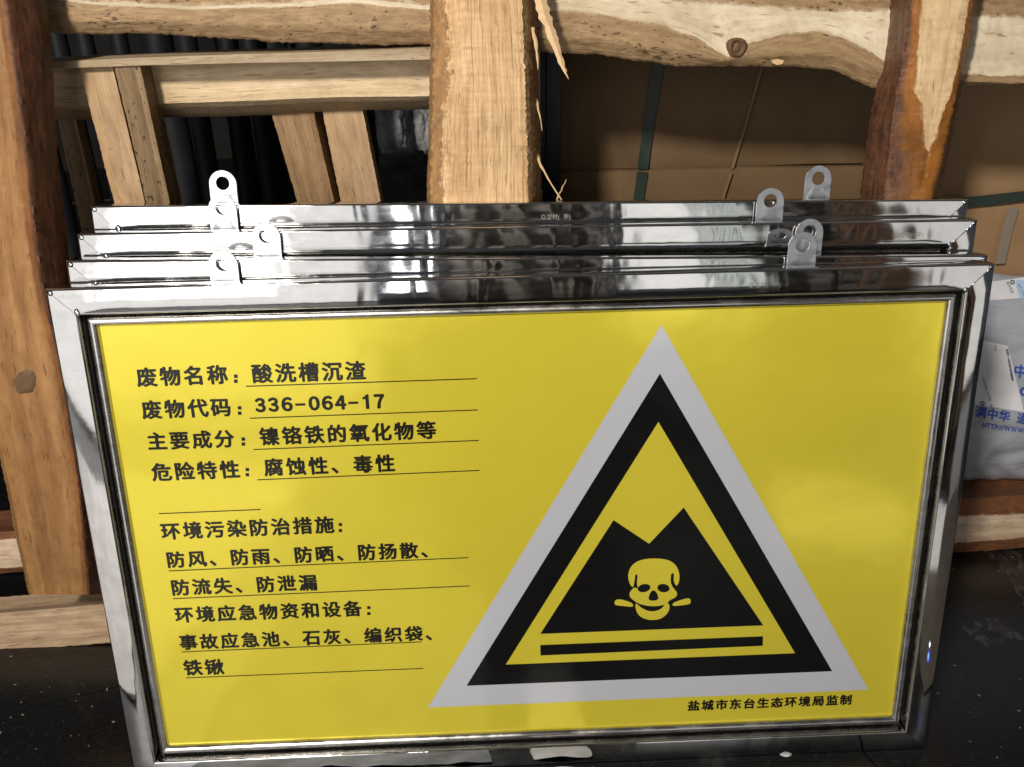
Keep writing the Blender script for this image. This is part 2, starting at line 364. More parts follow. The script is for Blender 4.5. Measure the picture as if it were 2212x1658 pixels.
# ------------------------------------------------------------------ rough timber
def resample(pts, n):
    P = [Vector(p) for p in pts]; d = [0]
    for a, b_ in zip(P, P[1:]): d.append(d[-1] + (b_ - a).length)
    out = []; k = 0
    for i in range(n):
        s = d[-1] * i / (n - 1)
        while k < len(P) - 2 and s > d[k + 1]: k += 1
        f = (s - d[k]) / max(1e-9, d[k + 1] - d[k]); out.append(P[k].lerp(P[k + 1], min(1, max(0, f))))
    return out
def timber(name, rails, thick, mat, parent=None, n=90,  sub=3, amp=0.0012, jag=0.0008, seed=0.0, sharp=50, back_in=0.0):
    """rails: [(world points, zone)], lying side by side over the visible faces; the back is closed behind them"""
    n = int(n * 1.8)
    R = [(resample(p, n), z) for p, z in rails]
    tv = Vector((0, thick, 0))
    first, last = R[0][0], R[-1][0]
    cx = [(first[i] + last[i]) / 2 for i in range(n)]
    bk = lambda r: [p + tv + (cx[i] - p) * back_in for i, p in enumerate(r)]
    loop = R + [(bk(last), R[-1][1]), (bk(first), R[0][1])]
    rows = []
    K = len(loop)
    for k in range(K):
        a, za = loop[k]; b_, zb = loop[(k + 1) % K]
        m = sub if k < len(R) - 1 else (2 if k == len(R) or k == len(R) - 1 or k == K - 1 else 1)
        for s in range(m):
            f = s / m
            zz = []
            for i in range(n):
                ya = za(i / (n - 1)) if callable(za) else za; yb = zb(i / (n - 1)) if callable(zb) else zb
                q_ = ya + (yb - ya) * f
                if k < len(R) - 1 and 0.4 <= ya <= 0.6 and 0.4 <= yb <= 0.6: q_ -= 0.6 * math.sin(PI * f)
                zz.append(q_)
            rows.append(([a[i].lerp(b_[i], f) for i in range(n)], zz, s == 0))
    me = bpy.data.meshes.new(name); V = []; Z = []; UV = []
    m = len(rows)
    for j, (row, z, isr) in enumerate(rows):
        jw = 1.0 if isr else 0.35
        for i, p in enumerate(row):
            c = sum((rows[q_][0][i] for q_ in range(0, m, max(1, m // 6))), Vector()) / len(range(0, m, max(1, m // 6)))
            out = (p - c); out.normalize()
            dlt = 0.6 * amp * fbm(p + Vector((seed, 0, 0)), 14, 3) + jag * jw * fbm(p + Vector((0, seed, 3)), 190, 3)
            V.append(p + out * dlt); Z.append(z[i])
    ln = [0.0]
    for i in range(1, n): ln.append(ln[-1] + (cx[i] - cx[i - 1]).length)
    w_ = [0.0]
    for j in range(1, m + 1):
        w_.append(w_[-1] + (rows[j % m][0][n // 2] - rows[j - 1][0][n // 2]).length)
    faces = []; fuv = []
    for j in range(m):
        j2 = (j + 1) % m
        for i in range(n - 1):
            faces.append((j * n + i, j * n + i + 1, j2 * n + i + 1, j2 * n + i))
            fuv.append(((ln[i], w_[j]), (ln[i + 1], w_[j]), (ln[i + 1], w_[j + 1]), (ln[i], w_[j + 1])))
    for e in (0, n - 1):
        idx = [j * n + e for j in range(m)]
        if e == 0: idx.reverse()
        faces.append(tuple(idx)); fuv.append([(V[k].x * 0.2, V[k].y + V[k].z) for k in idx])
    me.from_pydata([tuple(v_) for v_ in V], [], faces)
    uvl = me.uv_layers.new(name='UVMap'); k = 0
    for fu in fuv:
        for u_ in fu: uvl.data[k].uv = u_; k += 1
    at_ = me.attributes.new('zone', 'FLOAT', 'POINT')
    for i, z in enumerate(Z): at_.data[i].value = z
    g = bmesh.new(); g.from_mesh(me); bmesh.ops.recalc_face_normals(g, faces=g.faces); g.to_mesh(me); g.free()
    for p in me.polygons: p.use_smooth = True
    me.set_sharp_from_angle(angle=math.radians(sharp))
    return link(name, me, mat, parent)
def PX(pts, Y): return [at(u, v_, Y(u, v_) if callable(Y) else Y) for u, v_ in pts]

# --- top log, sawn on its upper side
top_log = timber('sawn_log', [
    (PX([(60, -70), (600, -78), (1165, -80), (1700, -60), (2300, -40)], 0.300), 1.0),
    (PX([(60, -14), (200, 4), (420, 14), (640, 6), (760, -4), (930, 14), (1180, 2), (1330, -4), (1420, -8), (1461, 3), (1580, 10), (1767, 24), (1930, 24), (2110, 36), (2300, 46)], 0.262), 0.5),
    (PX([(60, -8), (200, 10), (420, 21), (640, 14), (760, 6), (930, 22), (1120, 30), (1220, 22), (1290, 30), (1350, 42), (1430, 52), (1461, 66), (1505, 80), (1553, 114), (1573, 124), (1607, 96), (1699, 71), (1767, 69), (1818, 82), (1868, 105), (1919, 138), (1990, 160), (2080, 163), (2300, 166)], 0.258), 0.5),
    (PX([(60, 40), (300, 46), (503, 54), (628, 62), (747, 62), (927, 66), (1165, 76), (1300, 88), (1461, 112), (1560, 130), (1644, 118), (1800, 116), (1885, 150), (1990, 176), (2076, 178), (2300, 182)], 0.256), 1.0),
    (PX([(60, 74), (92, 72), (305, 74), (503, 84), (628, 94), (747, 93), (927, 99), (1165, 110), (1290, 119), (1461, 143), (1644, 144), (1800, 151), (1885, 190), (1990, 200), (2076, 189), (2300, 192)], 0.268), 1.0),
    ], 0.05, W['log'], n=220, sub=5, amp=0.003, jag=0.0014, seed=1.0, sharp=70, back_in=0.1)
tag(top_log, 'long pale sawn log with wavy bark edge running across the top of the rack', 'log', )
# knot
g = bmesh.new()
kc = at(1592, 104, 0.255)
for k in range(5):
    r_ = 0.0098 * (1 - k * 0.17); y_ = -0.0028 + (0.0008, 0.0, 0.0022, 0.003, 0.0012)[k]
    ring = [g.verts.new(kc + Vector((r_ * math.cos(a) * (1 + 0.15 * math.sin(3 * a + k)), y_, r_ * 1.05 * math.sin(a) * (1 + 0.12 * math.cos(2 * a + k))))) for a in [i * 2 * PI / 18 for i in range(18)]]
    if k: 
        for i in range(18): g.faces.new((prev[i], prev[(i + 1) % 18], ring[(i + 1) % 18], ring[i]))
    else:
        base = [g.verts.new(v_.co * 1.0 + Vector((0, 0.02, 0)) + (v_.co - kc) * 0.5) for v_ in ring]
        for i in range(18): g.faces.new((base[i], base[(i + 1) % 18], ring[(i + 1) % 18], ring[i]))
    prev = ring
g.faces.new(prev)
kn = from_bm('knot', g, W['knot'], None, True, 60); kn.parent = top_log
g = bmesh.new()
ch = [at(u, v_, 0.2535) for u, v_ in ((1666, 131), (1680, 128), (1694, 131), (1690, 139), (1678, 141), (1669, 137))]
f_ = g.faces.new([g.verts.new(p) for p in ch]); r_ = bmesh.ops.extrude_face_region(g, geom=[f_])
for e in r_['geom']:
    if isinstance(e, bmesh.types.BMVert): e.co.y += 0.004
ck = from_bm('bark_chip', g, W['splint'], None); ck.parent = top_log

# --- thin board over the mid beam
bt = timber('thin_board', [
    (PX([(82, 131), (98, 129), (306, 119), (509, 112), (747, 104), (960, 94)], 0.300), 0.0),
    (PX([(82, 136), (98, 134), (306, 125), (509, 118), (747, 111), (960, 102)], 0.262), 0.0),
    (PX([(82, 149), (170, 147), (306, 142), (509, 137), (747, 133), (960, 128)], 0.262), 0.0)], 0.03, W['board'], n=60, sub=2, amp=0.0006, jag=0.0004, seed=4)
tag(bt, 'thin grey-brown board lying along the top of the square beam, under the log', 'board')
mb = timber('square_beam', [
    (PX([(60, 140), (306, 131), (509, 124), (747, 118), (960, 112)], 0.30), 0.0),
    (PX([(60, 234), (323, 226), (509, 219), (747, 210), (960, 208)], 0.30), 0.35),
    (PX([(60, 262), (333, 255), (509, 252), (747, 239), (960, 237)], 0.335), 0.9)], 0.02, W['beam'], n=90, sub=3, amp=0.0012, jag=0.0008, seed=5)
tag(mb, 'pale square beam lit along its face, between left post and middle post', 'beam')
# --- studs
def stud(name, q, Y, th, mat, label, seed):
    (a, b_, c_, d_) = q        # top-left, top-right, bottom-right, bottom-left, extended below
    ext = lambda p, s: (p[0] + (s[0] - p[0]) * 1.5, p[1] + (s[1] - p[1]) * 1.5)
    L_ = PX([a, d_, ext(a, d_)], Y); R_ = PX([b_, c_, ext(b_, c_)], Y)
    o = timber(name, [(L_, 0.0), (R_, 0.0)], th, W[mat], n=60, sub=4, amp=0.0012, jag=0.0007, seed=seed)
    return tag(o, label, 'stud', 'leaning studs behind the square beam')
stud('leaning_stud', ((170, 143), (243, 143), (314, 442), (248, 442)), 0.272, 0.05, 'studa', 'pale leaning stud nearest the left post, light face with a dark crack beside it', 1)
stud('leaning_stud', ((247, 143), (302, 141), (368, 442), (317, 442)), 0.266, 0.04, 'studb', 'narrow brown leaning stud spotted with mould, right against the pale left stud', 2)
stud('leaning_stud', ((575, 205), (668, 205), (723, 442), (644, 442)), 0.338, 0.05, 'studc', 'ochre leaning stud coming out under the square beam, left one of its pair', 3)
stud('leaning_stud', ((689, 205), (777, 205), (824, 442), (738, 442)), 0.338, 0.03, 'studa', 'pale streaked leaning stud under the square beam, nearest the middle post', 4)
stud('leaning_stud', ((120, 240), (160, 240), (232, 560), (190, 560)), 0.345, 0.02, 'studb', 'dark leaning stud in shadow behind the mouldy one, beside the left post', 5)

# --- middle post
mp = timber('middle_post', [
    (PX([(934, -60), (930, 0), (930, 110), (927, 230), (925, 330), (922, 400), (921, 520)], 0.245), 1.0),
    (PX([(936, -60), (938, 0), (937, 100), (935, 200), (932, 320), (930, 400), (928, 520)], 0.212), 0.75),
    (PX([(966, -60), (968, 0), (978, 90), (982, 160), (968, 230), (966, 320), (962, 400), (960, 520)], 0.205), 0.42),
    (PX([(1000, -60), (1004, 0), (1006, 100), (1010, 200), (1008, 320), (1006, 520)], 0.203), 0.12),
    (PX([(1126, -60), (1126, 0), (1131, 102), (1136, 238), (1139, 330), (1140, 435), (1141, 520)], 0.205), 0.1),
    (PX([(1146, -60), (1146, 0), (1150, 102), (1154, 238), (1156, 330), (1157, 435), (1158, 520)], 0.225), 0.9),
    (PX([(1160, -60), (1161, 0), (1163, 140), (1165, 238), (1168, 330), (1171, 435), (1172, 520)], 0.25), 1.0)],
    0.02, W['post'], n=160, sub=5, amp=0.0016, jag=0.0022, seed=2.2, sharp=45)
tag(mp, 'broad split middle post with orange streaks and splinters, behind the sign stack', 'post')
def splinter(pts, wd, Y0, Y1):
    P2, W2 = [], []
    for i in range(len(pts) - 1):
        for k in range(4):
            f = k / 4; P2.append((pts[i][0] + (pts[i + 1][0] - pts[i][0]) * f + random.uniform(-1, 1), pts[i][1] + (pts[i + 1][1] - pts[i][1]) * f))
            W2.append((wd[i] + (wd[i + 1] - wd[i]) * f) * random.uniform(0.8, 1.1))
    pts, wd = P2 + [pts[-1]], W2 + [wd[-1]]
    g = bmesh.new(); n_ = len(pts); rows = []
    for i, (u, v_) in enumerate(pts):
        f = i / (n_ - 1); Y = Y0 + (Y1 - Y0) * f; p = at(u, v_, Y); w2 = wd[i] / 2 * (1 + 0.35 * fbm((i * 1.7, u, 0), 0.9, 2))
        rows.append([g.verts.new(p + Vector(o)) for o in ((-w2, 0, 0), (0, -w2 * 0.5, 0.0006), (w2, 0, 0), (0, w2 * 0.5, -0.0006))])
    for a, b_ in zip(rows, rows[1:]):
        for k in range(4): g.faces.new((a[k], a[(k + 1) % 4], b_[(k + 1) % 4], b_[k]))
    g.faces.new(rows[0]); g.faces.new(rows[-1][::-1])
    o = from_bm('splinter', g, W['splint']); o.parent = mp
    return o
splinter([(1158, -60), (1168, 0), (1178, 40), (1192, 75), (1204, 110), (1216, 145), (1228, 171)], [0.012, 0.013, 0.013, 0.012, 0.009, 0.005, 0.0008], 0.225, 0.195)
splinter([(1158, 215), (1164, 240), (1171, 283)], [0.003, 0.0022, 0.0006], 0.235, 0.225)
splinter([(1156, 325), (1170, 362), (1190, 395), (1213, 432)], [0.003, 0.0028, 0.002, 0.0016], 0.235, 0.215)
splinter([(1224, 388), (1215, 405), (1203, 432)], [0.0006, 0.0016, 0.002], 0.24, 0.235)
splinter([(1151, 60), (1158, 100), (1162, 150)], [0.004, 0.004, 0.0008], 0.222, 0.218)

# --- right post
rp = timber('right_post', [
    (PX([(1952, -60), (1940, 0), (1935, 60), (1922, 130), (1905, 210), (1892, 290), (1880, 360), (1874, 423), (1862, 520)], 0.245), 1.0),
    (PX([(1974, -60), (1964, 0), (1954, 100), (1940, 190), (1924, 290), (1912, 423), (1902, 520)], 0.213), 1.0),
    (PX([(1998, -60), (1991, 0), (1986, 60), (1980, 140), (1976, 200), (1992, 225), (1994, 270), (2001, 318), (1985, 423), (1975, 520)], 0.205), lambda f: 0.5 if f < 0.64 else 0.70),
    (PX([(2100, -60), (2093, 0), (2082, 70), (2068, 140), (2052, 200), (2034, 250), (2020, 300), (2007, 319), (1998, 423), (1990, 520)], 0.205), lambda f: 0.5 if f < 0.66 else 0.72),
    (PX([(2106, -60), (2101, 0), (2090, 80), (2072, 170), (2052, 270), (2030, 360), (2012, 423), (2000, 520)], 0.209), 0.76),
    (PX([(2124, -60), (2115, 0), (2104, 80), (2082, 170), (2062, 270), (2044, 360), (2028, 423), (2014, 520)], 0.235), 1.0)],
    0.02, W['rpost'], n=160, sub=5, amp=0.0022, jag=0.0018, seed=6.1, sharp=60)
tag(rp, 'right post with amber bark and a pale cut face tapering to a point', 'post')
# --- left post
lp = timber('left_post', [
    (PX([(-130, -60), (-110, 100), (-90, 300), (-60, 600), (-28, 850), (5, 1020), (32, 1150), (62, 1284)], 0.20), 0.2),
    (PX([(-120, -60), (-100, 100), (-80, 300), (-50, 600), (-18, 850), (14, 1020), (40, 1150), (72, 1285)], 0.182), 0.0),
    (PX([(-20, -60), (0, 60), (22, 200), (36, 330), (52, 470), (70, 600), (100, 730), (126, 850), (150, 990), (165, 1130), (178, 1285)], 0.180), 0.46),
    (PX([(10, -60), (26, 60), (46, 200), (60, 330), (74, 470), (90, 600), (118, 730), (142, 850), (164, 990), (180, 1130), (194, 1285)], 0.182), 1.0),
    (PX([(70, -60), (88, 40), (96, 150), (104, 280), (116, 400), (132, 540), (152, 700), (176, 850), (200, 1000), (214, 1130), (224, 1284)], 0.21), 1.0)],
    0.018, W['lpost'], n=180, sub=5, amp=0.0022, jag=0.0012, seed=3.7, sharp=60)
tag(lp, 'leaning left post with orange wood and dark reddish bark on its right edge', 'post')

g = bmesh.new(); rng = []
kc = at(55, 829, 0.1785)
for k, (sc_, yy) in enumerate(((1.0, 0.004), (0.88, 0.0010), (0.45, 0.0006), (0.12, 0.0012))):
    ring = []
    for i in range(20):
        a = 2 * PI * i / 20; rad = 0.012 * sc_ * (1 + 0.35 * fbm((math.cos(a), math.sin(a), k * 0.2), 1.3, 2))
        ring.append(g.verts.new(kc + Vector((rad * 1.25 * math.cos(a) + 0.35 * rad * math.sin(a), yy, rad * 1.3 * math.sin(a)))))
    if k:
        for i in range(20): g.faces.new((prev[i], prev[(i + 1) % 20], ring[(i + 1) % 20], ring[i]))
    prev = ring
g.faces.new(prev)
kn = from_bm('knot', g, W['knot'], None, True, 60); kn.parent = lp

# --- timber on the floor
tag(timber('floor_plank', [
    (PX([(-60, 1322), (0, 1317), (220, 1298), (520, 1276)], 0.285), 0.0),
    (PX([(-60, 1330), (0, 1325), (220, 1306), (520, 1284)], 0.250), 0.0),
    (PX([(-60, 1412), (0, 1407), (233, 1389), (520, 1368)], 0.250), 0.0)], 0.03, W['plank'], n=60, sub=4, amp=0.0008, jag=0.0008, seed=8),
    'short pale plank on the black floor below the left post', 'plank')
gY = 0.392
tag(timber('floor_beam', [
    (PX([(-120, 1150), (0, 1135), (60, 1131), (1100, 1100), (2060, 1062), (2330, 1048)], gY + 0.05), 1.0),
    (PX([(-120, 1165), (0, 1150), (60, 1146), (1100, 1115), (2060, 1080), (2330, 1062)], gY + 0.003), 1.0),
    (PX([(-120, 1182), (0, 1167), (60, 1163), (1100, 1140), (2060, 1116), (2330, 1106)], gY), 0.5),
    (PX([(-120, 1236), (0, 1228), (60, 1224), (1100, 1200), (2060, 1172), (2140, 1168), (2330, 1150)], gY), 0.5),
    (PX([(-120, 1250), (0, 1238), (60, 1234), (1100, 1215), (2060, 1194), (2140, 1190), (2330, 1172)], gY + 0.006), 1.0)], 0.045, W['fbeam'], n=140, sub=3, amp=0.002, jag=0.0012, seed=9),
    'long rough beam lying on the floor behind the signs, carrying the grey bag', 'beam')

# ------------------------------------------------------------------ cardboard boxes
def rbox(name, c, s, mat, parent, bev=0.006, rot=0.0, dent=0.003, seed=0):
    g = bmesh.new(); bmesh.ops.create_cube(g, size=1, matrix=Matrix.Diagonal((*s, 1)))
    bmesh.ops.bevel(g, geom=g.edges[:], offset=bev, segments=2, affect='EDGES', profile=0.5)
    bmesh.ops.subdivide_edges(g, edges=[e for e in g.edges if e.calc_length() > 0.08], cuts=14, use_grid_fill=True)
    for v_ in g.verts: v_.co += v_.normal * dent * fbm(v_.co + Vector((seed, 0, 0)), 9, 3)
    o = from_bm(name, g, mat, parent, True, 40); o.location = c; o.rotation_euler = (0, rot, 0)
    return o
bx = [
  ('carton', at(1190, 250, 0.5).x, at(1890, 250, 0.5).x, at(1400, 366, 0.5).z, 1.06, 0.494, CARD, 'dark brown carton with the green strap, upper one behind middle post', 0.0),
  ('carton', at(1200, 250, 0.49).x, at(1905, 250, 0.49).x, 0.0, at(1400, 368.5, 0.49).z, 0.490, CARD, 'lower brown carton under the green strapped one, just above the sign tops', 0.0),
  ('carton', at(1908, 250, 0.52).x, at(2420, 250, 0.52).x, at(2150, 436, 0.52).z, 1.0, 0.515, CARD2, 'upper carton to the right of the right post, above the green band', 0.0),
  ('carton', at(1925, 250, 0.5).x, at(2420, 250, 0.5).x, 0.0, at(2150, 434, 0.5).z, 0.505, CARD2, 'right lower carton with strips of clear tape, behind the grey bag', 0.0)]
cartons = []
for i, (nm, x0, x1, z0, z1, yf, mt, lb, rt) in enumerate(bx):
    e = empty(nm, ((x0 + x1) / 2, yf + 0.15, z0)); tag(e, lb, 'box', 'cartons stacked behind the rack')
    o = rbox('carton_body', (0, 0, (z1 - z0) / 2), (x1 - x0, 0.3, z1 - z0), mt, e, seed=i * 3.1)
    cartons.append(e)
bpy.context.view_layer.update()
def strip(name, pts, wd, Y, mat, parent, th=0.0012, bulge=0.0):
    g = bmesh.new(); P = [at(u, v_, Y) for u, v_ in pts]; P = resample(P, 14); rows = []
    for i, p in enumerate(P):
        d_ = (P[min(i + 1, 13)] - P[max(i - 1, 0)]).normalized(); sd = d_.cross(Vector((0, 1, 0))).normalized() * wd / 2
        p = p + Vector((0, -bulge * math.sin(PI * i / 13), 0))
        rows.append([g.verts.new(p + sd), g.verts.new(p + sd + Vector((0, -th, 0))), g.verts.new(p - sd + Vector((0, -th, 0))), g.verts.new(p - sd)])
    for a, b_ in zip(rows, rows[1:]):
        for k in range(4): g.faces.new((a[k], a[(k + 1) % 4], b_[(k + 1) % 4], b_[k]))
    g.faces.new(rows[0]); g.faces.new(rows[-1][::-1])
    o = from_bm(name, g, mat); o.parent = parent; o.matrix_parent_inverse = parent.matrix_world.inverted()
    return o
strip('strap', [(1431, 100), (1420, 150), (1404, 250), (1388, 366)], 0.0155, 0.4895, STRAP, cartons[0])
strip('strap', [(1388, 372), (1378, 440), (1372, 480)], 0.0155, 0.4860, STRAP, cartons[1])
strip('cord', [(1658, 100), (1640, 160), (1612, 262), (1589, 335), (1581, 364)], 0.0042, 0.4895, TWINE, cartons[0], 0.003)
strip('cord', [(1579, 372), (1566, 410), (1552, 460)], 0.0042, 0.4860, TWINE, cartons[1], 0.003)
strip('strap', [(2040, 442), (2090, 437), (2212, 424), (2300, 416)], 0.0155, 0.4975, STRAP, cartons[3])
strip('tape', [(2190, 450), (2175, 500), (2160, 570)], 0.016, 0.498, TAPE, cartons[3], 0.0006)
# dark steel sheet beside the cartons
g = bmesh.new(); a = at(1172, 250, 0.46); c_ = at(1212, 250, 0.46)
bmesh.ops.create_cube(g, size=1, matrix=Matrix.Translation(((a.x + c_.x) / 2, 0.49, 0.55)) @ Matrix.Diagonal((c_.x - a.x, 0.05, 1.1, 1)))
bmesh.ops.bevel(g, geom=g.edges[:], offset=0.006, segments=2, affect='EDGES')
tag(from_bm('blue_black_panel', g, BLUEBLK), 'narrow upright blue-black panel between middle post and cartons', 'panel')

# ------------------------------------------------------------------ dark upright pipes behind the left bays
xs = [20, 118, 190, 255, 330, 402, 452, 505, 545, 585, 640, 705, 790]
for i, u in enumerate(xs):
    p = at(u, 350, 0.62 + 0.05 * (i % 3)); r_ = random.uniform(0.012, 0.026)
    g = bmesh.new()
    h_ = random.uniform(1.05, 1.2)
    bmesh.ops.create_cone(g, cap_ends=True, segments=20, radius1=r_, radius2=r_, depth=h_, matrix=Matrix.Translation((0, 0, h_ / 2)))
    o = from_bm('dark_pipe', g, DARKST, None, True, 40); o.location = (p.x, p.y, 0)
    o.rotation_euler = (0, math.radians(random.uniform(-1.2, 1.2)), 0)
    tag(o, 'dark upright steel pipe in the shadow behind the left half of the rack', 'pipe', 'dark pipes standing behind the rack')
DRAG = plain('dark_cloth', (0.07, 0.065, 0.06), 0.95, 0.6, 16, 0.02, 20)
# pale crumpled rags far behind
for i, (u, v_, Y, s) in enumerate(((848, 275, 1.1, 0.05), (905, 285, 1.2, 0.05), (880, 445, 0.9, 0.07))):
    g = bmesh.new(); bmesh.ops.create_icosphere(g, subdivisions=4, radius=1)
    for q_ in g.verts: q_.co *= 1 + 0.35 * fbm(q_.co + Vector((i * 5, 0, 0)), 1.7, 4)
    p = at(u, v_, Y)
    for q_ in g.verts: q_.co = Vector((q_.co.x * s * (0.6 if i < 2 else 1.6), q_.co.y * s * 0.6, q_.co.z * s * 1.5))
    o = from_bm('crumpled_cloth', g, RAG if i < 2 else DRAG, None, True, 60); 
    zmin = min(v2.co.z for v2 in o.data.vertices)
    o.location = p
    tag(o, ('pale crumpled cloth hanging in the dark gap left of the middle post', 'smaller grey cloth right against the middle post in the dark gap', 'low dark grey bundle of cloth just above the sign tops, left of the middle post')[i], 'cloth')

# ------------------------------------------------------------------ signs
LEAN = math.radians(8)
SX = Vector((1, 0, 0)); SY = Vector((0, math.cos(LEAN), -math.sin(LEAN))); SZ = Vector((0, math.sin(LEAN), math.cos(LEAN)))
OW, OH, FW, FD, RC = 0.9847, 0.6144, 0.0280, 0.0275, 0.0133      # outer width, height, face width, depth, recess
PM = 0.0423                                                        # outer edge to panel edge
def prof_bar(name, length_pts, W0, mat, parent):
    pass
def frame_bars(parent, H, first=None):
    """four mitred tubes; local x right, y back, z up, front face on y = 0"""
    hw = OW / 2; rr = 0.0022
    # cross-section: (inset from the outer edge, depth)
    sec = []
    for (cx_, cy_, a0) in ((rr, rr, 180), (FW - rr, rr, 270), (FW - rr, FD - rr, 0), (rr, FD - rr, 90)):
        for k in range(4):
            a = math.radians(a0 + 30 * k); sec.append((cx_ + rr * math.cos(a), cy_ + rr * math.sin(a)))
    cs = [Vector((-hw, 0, H)), Vector((hw, 0, H)), Vector((hw, 0, 0)), Vector((-hw, 0, 0))]
    ins = [Vector((1, 0, -1)), Vector((-1, 0, -1)), Vector((-1, 0, 1)), Vector((1, 0, 1))]
    out = []
    for k in range(4):
        A, B = cs[k], cs[(k + 1) % 4]; ia, ib = ins[k], ins[(k + 1) % 4]
        dr = (B - A).normalized(); g = bmesh.new(); rows = []
        NS = 30
        for s in range(NS + 1):
            f = s / NS; row = []
            for (i_, d_) in sec:
                pa = A + ia * i_ + dr * 0.00025; pb = B + ib * i_ - dr * 0.00025
                row.append(g.verts.new(pa.lerp(pb, f) + Vector((0, d_, 0))))
            rows.append(row)
        m_ = len(sec)
        for a, b_ in zip(rows, rows[1:]):
            for j in range(m_): g.faces.new((a[j], a[(j + 1) % m_], b_[(j + 1) % m_], b_[j]))
        g.faces.new(rows[0]); g.faces.new(rows[-1][::-1])
        out.append(from_bm('frame_bar', g, STEEL, parent, True, 45))
    return out
def bead_bars(parent, H):
    hw = OW / 2 - PM; zt = H - PM; zb = PM
    w_, d_ = 0.0105, 0.0075
    sec = [(w_ * 0.5 + w_ * 0.5 * math.cos(a), 0.0009 - d_ * math.sin(a)) for a in [i * PI / 10 for i in range(11)]]
    cs = [Vector((-hw, RC, zt)), Vector((hw, RC, zt)), Vector((hw, RC, zb)), Vector((-hw, RC, zb))]
    od = [Vector((-1, 0, 1)), Vector((1, 0, 1)), Vector((1, 0, -1)), Vector((-1, 0, -1))]
    for k in range(4):
        g = bmesh.new(); rows = []
        for (P, o_) in ((cs[k], od[k]), (cs[(k + 1) % 4], od[(k + 1) % 4])):
            rows.append([g.verts.new(P + o_ * i_ + Vector((0, y_, 0))) for (i_, y_) in sec])
        for j in range(len(sec) - 1): g.faces.new((rows[0][j], rows[0][j + 1], rows[1][j + 1], rows[1][j]))
        g.faces.new((rows[0][0], rows[0][-1], rows[1][-1], rows[1][0]))
        from_bm('bead', g, BEAD, parent, True, 50)
def make_panel(parent, H):
    x = OW / 2 - PM + 0.003; g = bmesh.new()
    bmesh.ops.create_cube(g, size=1, matrix=Matrix.Translation((0, RC + 0.0018, H / 2)) @ Matrix.Diagonal((2 * x, 0.0030, H - 2 * PM + 0.006, 1)))
    o = from_bm('panel', g, YEL, parent)
    g = bmesh.new(); xb = OW / 2 - FW - 0.0004
    bmesh.ops.create_cube(g, size=1, matrix=Matrix.Translation((0, RC + 0.0060, H / 2)) @ Matrix.Diagonal((2 * xb, 0.0040, H - 2 * FW - 0.0008, 1)))
    from_bm('groove_shade_board', g, BACKM, parent)
    return o
def make_tab(parent, x, top, rise=0.037, lean_=0.0, depth=FD - 0.001, front=False):
    """hanging lug with a hole, welded to the back of the top tube"""
    g = bmesh.new(); r_ = 0.0155; th = 0.0016; hz = rise - r_ - 0.0005; hr = 0.0072; n_ = 40
    outl = []
    for i in range(n_):
        a = 2 * PI * i / n_; ca, sa = math.cos(a), math.sin(a)
        if sa >= 0: p = (r_ * ca, hz + r_ * sa)
        else:
            # straight sides down to z = -0.012
            k = min(r_ / max(1e-6, abs(ca)), (hz + 0.014) / abs(sa)) if abs(ca) > 1e-6 else (hz + 0.014) / abs(sa)
            p = (k * ca, hz + k * sa)
        outl.append(p)
    inn = [(hr * math.cos(2 * PI * i / n_), hz + 0.001 + hr * math.sin(2 * PI * i / n_)) for i in range(n_)]
    lay = []
    bd = 0.0004
    def ring(pts, y, sc=0.0, c=(0, hz)):
        return [g.verts.new((c[0] + (px_ - c[0]) * (1 + sc), y, c[1] + (pz - c[1]) * (1 + sc))) for px_, pz in pts]
    o0 = ring(outl, 0.0, -0.03); o1 = ring(outl, bd); o2 = ring(outl, th)
    i0 = ring(inn, 0.0, 0.06); i1 = ring(inn, bd); i2 = ring(inn, th)
    for a, b_ in ((i1, i0), (i0, o0), (o0, o1), (o1, o2), (o2, i2), (i2, i1)):
        for k in range(n_): g.faces.new((a[k], a[(k + 1) % n_], b_[(k + 1) % n_], b_[k]))
    o = from_bm('hanging_lug', g, TAB, parent, True, 30)
    o.location = (x, depth, top); o.rotation_euler = (0, lean_, 0)
    return o
def weld(parent, x, z, r_=0.0028, y=0.0, s=(1, 1), nm='weld_spot'):
    g = bmesh.new(); bmesh.ops.create_icosphere(g, subdivisions=2, radius=1)
    for v_ in g.verts:
        v_.co *= 1 + 0.25 * fbm(v_.co + Vector((x * 9, z * 7, 0)), 1.6, 2)
        v_.co = Vector((v_.co.x * r_ * s[0], v_.co.y * r_ * 0.45, v_.co.z * r_ * s[1]))
    o = from_bm(nm, g, WELD, parent, True, 90); o.location = (x, y, z)
    return o

